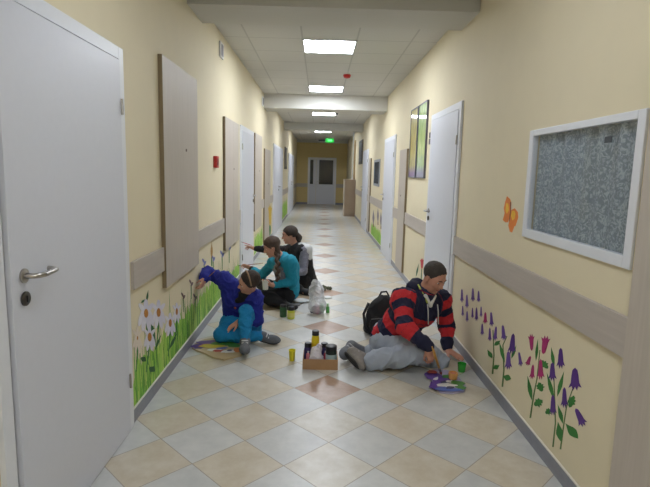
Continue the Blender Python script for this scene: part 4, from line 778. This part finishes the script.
# ------------------------------------------------------------------ things on the floor
CARD = mat('brown_cardboard', (164, 126, 88), .8, .08, 14, bump=.05, rgb2=(180, 142, 104))
bl = onfloor(302.5, 369.5); bh = .082; bx0, bx1 = bl.x, bl.x+.268; by0, by1 = bl.y, bl.y+.20; t = .004
root = empty('cardboard_box', ((bx0+bx1)/2, (by0+by1)/2, 0)); tag(root, 'small open brown cardboard box holding paint jars in the middle of the floor', 'box')
MB().box((bx0, by0, .0), (bx1, by1, t)).build('bottom', CARD, root)
for lo, hi in (((bx0, by0, t), (bx1, by0+t, bh)), ((bx0, by1-t, t), (bx1, by1, bh)), ((bx0, by0+t, t), (bx0+t, by1-t, bh)), ((bx1-t, by0+t, t), (bx1, by1-t, bh))): MB().box(lo, hi).build('side', CARD, root)
def jar(name, c, r, h, m, capm, label, cat='paint jar', group='jars in the cardboard box', labelm=None, capf=.2, neck=.85):
    c = V(c); root = empty(name, tuple(c)); tag(root, label, cat, group); hb = h*(1-capf)
    smooth_angle(MB().lathe([(r*.9, 0), (r, .004), (r, hb*.86), (r*neck, hb)], tuple(c), 22).build('jar_body', m, root), 35)
    smooth_angle(MB().lathe([(r*neck*1.04, hb), (r*neck*1.06, hb+.002), (r*neck*1.04, h-.002), (r*neck*.95, h)], tuple(c), 22).build('cap', capm, root), 35)
    if labelm: MB().lathe([(r*1.012, hb*.22), (r*1.014, hb*.24), (r*1.014, hb*.72), (r*1.012, hb*.74)], tuple(c), 22).build('paper_label', labelm, root, True)
    return root
YEL = mat('yellow_bottle', (226, 200, 36), .35, .06, 20); DKC = mat('dark_cap', (36, 34, 40), .4, .1); PUR = mat('dark_purple_jar', (54, 44, 92), .3, .15); DGJ = mat('black_green_jar', (26, 40, 36), .3, .2); PBL = mat('pale_blue_label', (176, 200, 204), .5, .05); OLV = mat('olive_label', (150, 150, 40), .5)
jar('paint_bottle', (bx0+.093, by0+.135, t), .031, .262, YEL, DKC, 'tall yellow paint bottle with dark cap standing in the cardboard box', capf=.14, labelm=mat('amber_label', (214, 178, 30), .5))
jar('paint_jar', (bx0+.036, by0+.130, t), .030, .165, PUR, DKC, 'dark purple paint jar at the left back corner of the cardboard box')
jar('paint_jar', (bx0+.165, by0+.160, t), .030, .155, PUR, DKC, 'dark purple paint jar just right of the yellow bottle in the box')
jar('paint_jar', (bx0+.217, by0+.075, t), .043, .165, DGJ, DKC, 'wide dark green paint jar with pale label at the right of the box', labelm=PBL, capf=.18, neck=.97)
PNK = mat('pink_tube', (198, 120, 132), .4, .1)
for kx, (x, y, m, lb) in enumerate(((.03, .045, PNK, 'pink paint tube leaning in the front left corner of the box'), (.165, .055, mat('crimson_tube', (150, 50, 70), .4, .1), 'crimson paint tube between white bag and green jar in the box'))):
    root = empty('paint_tube', (bx0+x, by0+y, t)); tag(root, lb, 'paint tube', 'paint tubes in the cardboard box')
    p0 = V(bx0+x, by0+y, t+.012); p1 = p0+V(.008, .03, .075); blob('tube_body', [cap(p0, p1, .011, .014)], .004, m, root); MB().tube([p1+V(0, .004, .012), p1+V(.002, .009, .026)], .007, 10).build('cap', WTR, root, True)
cb = V(bx0+.105, by0+.058, 0)
tag(blob('crumpled_bag', [ell(cb+V(0, 0, .05), np.eye(3), (.048, .04, .042), .02), cap(cb+V(.0, .01, .08), cb+V(.02, .02, .165), .042, .016, .03), cap(cb+V(-.01, 0, .08), cb+V(-.025, .01, .145), .036, .014, .03)], .004, mat('white_bag', (218, 212, 222), .5, .05, 30), None, folds(.007, 90, 61)), 'crumpled white plastic bag stuffed in the middle of the cardboard box', 'plastic bag')
c = onfloor(292, 360.5); root = empty('yellow_cup', (c.x, c.y, 0)); tag(root, 'small bright yellow plastic cup on the floor left of the cardboard box', 'cup')
YC = mat('yellow_plastic', (228, 218, 44), .35, .05)
smooth_angle(MB().lathe([(.020, 0), (.021, .002), (.027, .086), (.029, .089), (.026, .088), (.02, .008)], (c.x, c.y, 0), 22).build('cup_wall', YC, root), 35); MB().lathe([(.023, 0), (.024, .003)], (c.x, c.y, .05), 18).build('paint', mat('yellow_paint_wet', (214, 196, 30), .2), root)
c = onfloor(284, 317.5); jar('paint_jar', (c.x-.01, c.y+.03, 0), .036, .13, mat('deep_green_jar', (40, 84, 52), .35, .2), DKC, 'dark green paint jar on the floor behind the yellow-green one', group='jars standing on the floor')
c = onfloor(291, 318.5); jar('paint_jar', (c.x, c.y, 0), .038, .125, mat('lime_jar', (206, 212, 70), .35, .1), DKC, 'yellow-green paint jar with dark cap on the floor beside the dark green one', group='jars standing on the floor', labelm=mat('pale_yellow_label', (222, 216, 120), .5), capf=.28)
# clear bag with jars
pm, nt, bs = newmat('clear_plastic'); out = nt.nodes['Material Output']; tr_ = N(nt, 'ShaderNodeBsdfTransparent'); tr_.inputs[0].default_value = (.93, .94, .96, 1); mx = N(nt, 'ShaderNodeMixShader'); lw = N(nt, 'ShaderNodeLayerWeight'); lw.inputs[0].default_value = .42
bs.inputs['Base Color'].default_value = (*lin((236, 238, 242)), 1); bs.inputs['Roughness'].default_value = .35
nt.links.new(math_n(nt, 'MULTIPLY_ADD', lw.outputs['Facing'], .42, .36), mx.inputs[0]); nt.links.new(tr_.outputs[0], mx.inputs[1]); nt.links.new(bs.outputs[0], mx.inputs[2]); nt.links.new(mx.outputs[0], out.inputs[0])
c = V(onfloor(317, 315)); c[1] += .06; c[2] = 0
root = empty('plastic_bag', tuple(c)); tag(root, 'tall translucent plastic bag of paint pots standing on the floor behind the box', 'plastic bag')
blob('bag_film', [ell(c+V(0, 0, .082), np.eye(3), (.088, .075, .078), .05), cap(c+V(0, 0, .10), c+V(-.012, 0, .24), .078, .07, .05), cap(c+V(-.012, 0, .24), c+V(-.025, .0, .32), .066, .045, .05)], .005, pm, root, folds(.008, 60, 63))
for dx, dy, r, h, m, lb in ((-.045, -.01, .028, .07, mat('slate_pot', (70, 72, 84), .4, .2), 'slate grey'), (.004, -.03, .026, .085, mat('pink_pot', (206, 110, 150), .4, .1), 'pink'), (.045, .005, .028, .08, mat('green_pot', (70, 140, 76), .4, .1), 'green'), (-.01, .03, .028, .07, mat('dark_pot', (50, 46, 52), .4, .2), 'dark')):
    jar('paint_pot', (c[0]+dx, c[1]+dy, .012), r, h, m, mat(lb.split()[0]+'_pot_cap', {'slate': (90, 92, 100), 'pink': (222, 190, 206), 'green': (96, 170, 100), 'dark': (60, 54, 60)}[lb.split()[0]], .4), lb+' paint pot inside the tall translucent plastic bag', group='pots in the plastic bag')
c2 = onfloor(326.5, 312.5); jar('paint_bottle', (c2.x+.012, c2.y, 0), .020, .10, mat('green_bottle', (86, 166, 82), .3, .1), mat('pale_green_cap', (160, 196, 150), .4), 'small green paint bottle right beside the translucent bag', group='jars standing on the floor', capf=.3, neck=.6)
c = onfloor(301, 302); root = empty('saucer', (c.x, c.y, 0)); tag(root, 'white saucer lying on the floor beside the girl in teal', 'saucer')
smooth_angle(MB().lathe([(.04, 0), (.045, .003), (.088, .016), (.090, .018), (.085, .018), (.045, .007)], (c.x, c.y, .004), 28).build('dish', mat('white_china', (218, 220, 220), .25, .02), root))
c = onfloor(325.5, 299); root = empty('jar_lid', (c.x, c.y, 0)); tag(root, 'white round jar lid lying on the floor right of the translucent bag', 'lid')
smooth_angle(MB().lathe([(.055, 0), (.057, .002), (.057, .012), (.053, .016)], (c.x+.02, c.y+.05, 0), 24).build('lid_top', mat('white_plastic', (220, 220, 220), .4), root))
a, b2_ = onfloor(274, 307), onfloor(301, 305.5); root = empty('long_brush', (b2_.x, b2_.y, 0)); tag(root, 'long dark brush lying on the floor in front of the girl in teal', 'paintbrush')
MB().tube([(a.x, a.y, .022), (b2_.x-.08, b2_.y, .018)], .011, 8).build('handle', mat('dark_handle', (66, 62, 64), .5), root, True); MB().box((b2_.x-.085, b2_.y-.03, .003), (b2_.x-.01, b2_.y+.03, .022), .004).build('bristle_head', mat('grey_bristle', (140, 140, 142), .7), root)
# thin dull brown sheet under the girls
P = [onfloor(*q) for q in ((258, 307), (266, 311), (299, 306), (319, 293), (300, 287), (266, 297))]
tag(MB().prism([(p.x, p.y, .0005) for p in P], (0, 0, .003)).build('floor_mat', mat('dull_brown_sheet', (150, 134, 112), .8, .1, 10)), 'thin dull brown sheet lying under the two girls', 'mat')
# dark rag / twig
c = onfloor(325, 291); tag(blob('rag', [cap(V(c.x-.03, c.y, .02), V(c.x, c.y+.05, .035), .018, .016, .02), cap(V(c.x, c.y+.05, .035), V(c.x+.07, c.y+.06, .022), .016, .02, .02), cap(V(c.x, c.y, .02), V(c.x-.02, c.y+.09, .05), .014, .01, .02)], .005, mat('olive_rag', (86, 88, 70), .9, .2), None, folds(.006, 80, 71)), 'small crumpled olive rag on the floor behind the translucent bag', 'rag')
# paint-smeared sheets
def sheet(name, poly, label, cat, basem, blots, edge=.012, seedv=1):
    P = [onfloor(*q) for q in poly]; cx = sum(p.x for p in P)/len(P); cy = sum(p.y for p in P)/len(P)
    root = empty(name, (cx, cy, 0)); tag(root, label, cat)
    MB().prism([(p.x, p.y, .001) for p in P], (0, 0, edge)).build('sheet', basem, root)
    for i, (q, w, h, a, m) in enumerate(blots):
        ctr = onfloor(q[0], q[1], edge); n = 14; rr = np.random.RandomState(seedv*50+i); pts = []; w *= 1.15; h *= 1.2
        for kk in range(n):
            an = 2*math.pi*kk/n; r = 1+rr.uniform(-.25, .25); x, y = w*r*math.cos(an), h*r*math.sin(an); ca, sa = math.cos(a), math.sin(a); pts.append((ctr.x+x*ca-y*sa, ctr.y+x*sa+y*ca, edge+.001+.0006*i))
        MB().prism(pts, (0, 0, .0012)).build('paint_smear', m, root)
    return root
def pm_(n, c): return mat('wet_'+n, c, .35, .15, 60)
cW, cP, cY, cG, cR, cB, cO, cN = pm_('white', (232, 230, 228)), pm_('purple', (104, 70, 160)), pm_('yellow', (216, 194, 50)), pm_('green', (76, 140, 66)), pm_('red', (186, 62, 54)), pm_('blue', (92, 116, 190)), pm_('orange', (202, 122, 62)), pm_('navy', (52, 58, 96))
sheet('paint_palette', ((192,349),(196,344),(205,340.5),(222,338.5),(238,342),(246,350),(241,356.5),(224,361),(213,358.5),(205,354.5),(197,352)), 'cream cardboard palette smeared with many paints by the feet of the child in blue', 'palette', mat('cream_card', (196, 176, 140), .7, .08, 14),
      [((199,346.5),.05,.05,.3,cP),((210,342.5),.09,.04,.2,cP),((207,345.8),.06,.04,.1,cO),((213,346.2),.10,.035,.1,cY),((224,344),.09,.035,0,cG),((234,346),.05,.035,0,cG),((215,350.5),.05,.028,.2,cW),((217.5,351.3),.035,.02,.1,cR),((229,352),.055,.03,.5,cW),((230,351),.02,.014,.4,cN),((238,350.5),.035,.04,.2,cO),((222,349),.035,.02,.4,cB)], .014, 3)
sheet('paint_sheet', ((427,374),(434,370.5),(447,371.5),(459,379),(466,388),(464,392.5),(452,394.5),(440,393.5),(433,384)), 'crumpled sheet smeared purple, blue and green under the brush of the man', 'palette', mat('lavender_sheet', (158, 148, 184), .6, .15, 20, rgb2=(190, 184, 206)),
      [((434,376),.06,.06,.2,cP),((442,380),.07,.05,.4,cP),((439,386),.06,.06,.3,cP),((446,383),.04,.03,.4,cN),((436,379),.03,.012,.9,cW),((450,382),.03,.02,.1,cW),((449,377),.05,.03,.1,cG),((457,384.5),.045,.04,.4,cG),((461,388),.03,.03,.4,cG),((447,386),.06,.025,.1,cW),((444,390),.05,.03,0,cB),((454,391),.05,.02,0,cB),((450,388.8),.03,.016,.3,cN),((432,373),.03,.025,.3,cR)], .012, 5)
c = onfloor(452.5, 383.5); root = empty('orange_pot', (c.x+.01, c.y+.03, 0)); tag(root, 'small orange and pink paint pot standing at the edge of the purple sheet', 'cup')
smooth_angle(MB().lathe([(.026, 0), (.03, .004), (.034, .04), (.032, .05), (.028, .05), (.024, .02)], (c.x+.012, c.y+.04, .018), 20).build('pot_wall', mat('orange_pot', (222, 160, 96), .4, .15), root)); MB().lathe([(.029, 0), (.029, .003)], (c.x+.012, c.y+.04, .055), 18).build('paint', mat('salmon_paint', (214, 130, 110), .3), root)
gm2, nt, bs = newmat('green_clear_plastic'); bs.inputs['Base Color'].default_value = (*lin((62, 190, 66)), 1); bs.inputs['Roughness'].default_value = .15; bs.inputs['Transmission Weight'].default_value = .35
c = onfloor(463.5, 372.5); root = empty('green_cup', (c.x, c.y, 0)); tag(root, 'bright green translucent plastic cup on the floor by the right wall', 'cup')
smooth_angle(MB().lathe([(.025, 0), (.027, .003), (.033, .062), (.034, .065), (.031, .064), (.024, .006)], (c.x-.01, c.y+.02, 0), 24).build('cup_wall', gm2, root)); MB().lathe([(.026, 0), (.027, .003)], (c.x-.01, c.y+.02, .025), 18).build('paint_water', mat('green_water', (40, 130, 50), .1), root)
# backpack behind the man
BP = mat('black_backpack', (26, 26, 30), .75, .3, 30); c = V(onfloor(376, 337)); c = c+V(.05, .12, 0); c[2] = 0
root = empty('backpack', tuple(c)); tag(root, 'black backpack slumped on the floor behind the man', 'backpack'); ax = frame_fu((.25, -.95, .12), (.12, .15, 1))
bpk = blob('main_bag', [ell(c+V(.0, 0, .15), ax, (.145, .10, .165), .05), ell(c+V(.03, .0, .26), ax, (.12, .085, .10), .06), cap(c+V(-.09, 0, .06), c+V(.09, .02, .06), .065, .065, .05)], .007, BP, root, folds(.012, 30, 81))
blob('front_pocket', [ell(c+V(-.02, -.085, .11), ax, (.095, .045, .085), .03)], .006, BP, root, folds(.006, 40, 82)); MB().tube([c+V(-.02, .01, .345), c+V(.0, .02, .39), c+V(.05, .03, .395), c+V(.075, .03, .35)], .009, 8).build('top_handle', BP, root, True)
MB().tube([c+V(-.12, -.04, .30), c+V(-.165, -.06, .2), c+V(-.15, -.07, .08), c+V(-.10, -.09, .02)], .013, 8).build('strap', mat('dark_strap', (44, 44, 48), .8), root, True)
MB().tube([c+V(-.1, -.125, .17), c+V(-.02, -.148, .185), c+V(.05, -.13, .17)], .004, 6).build('zip', mat('grey_zip', (92, 92, 96), .4), root, True)
# ------------------------------------------------------------------ world and view
w = bpy.data.worlds.new('world'); SC.world = w; w.use_nodes = True; w.node_tree.nodes['Background'].inputs[0].default_value = (.05, .05, .05, 1)
vs_ = SC.view_settings; vs_.view_transform = 'Standard'; vs_.look = 'None'; vs_.exposure = 1.6; vs_.gamma = 1; vs_.use_curve_mapping = False
for o in list(bpy.data.objects):
    if '_o' in o: del o['_o']
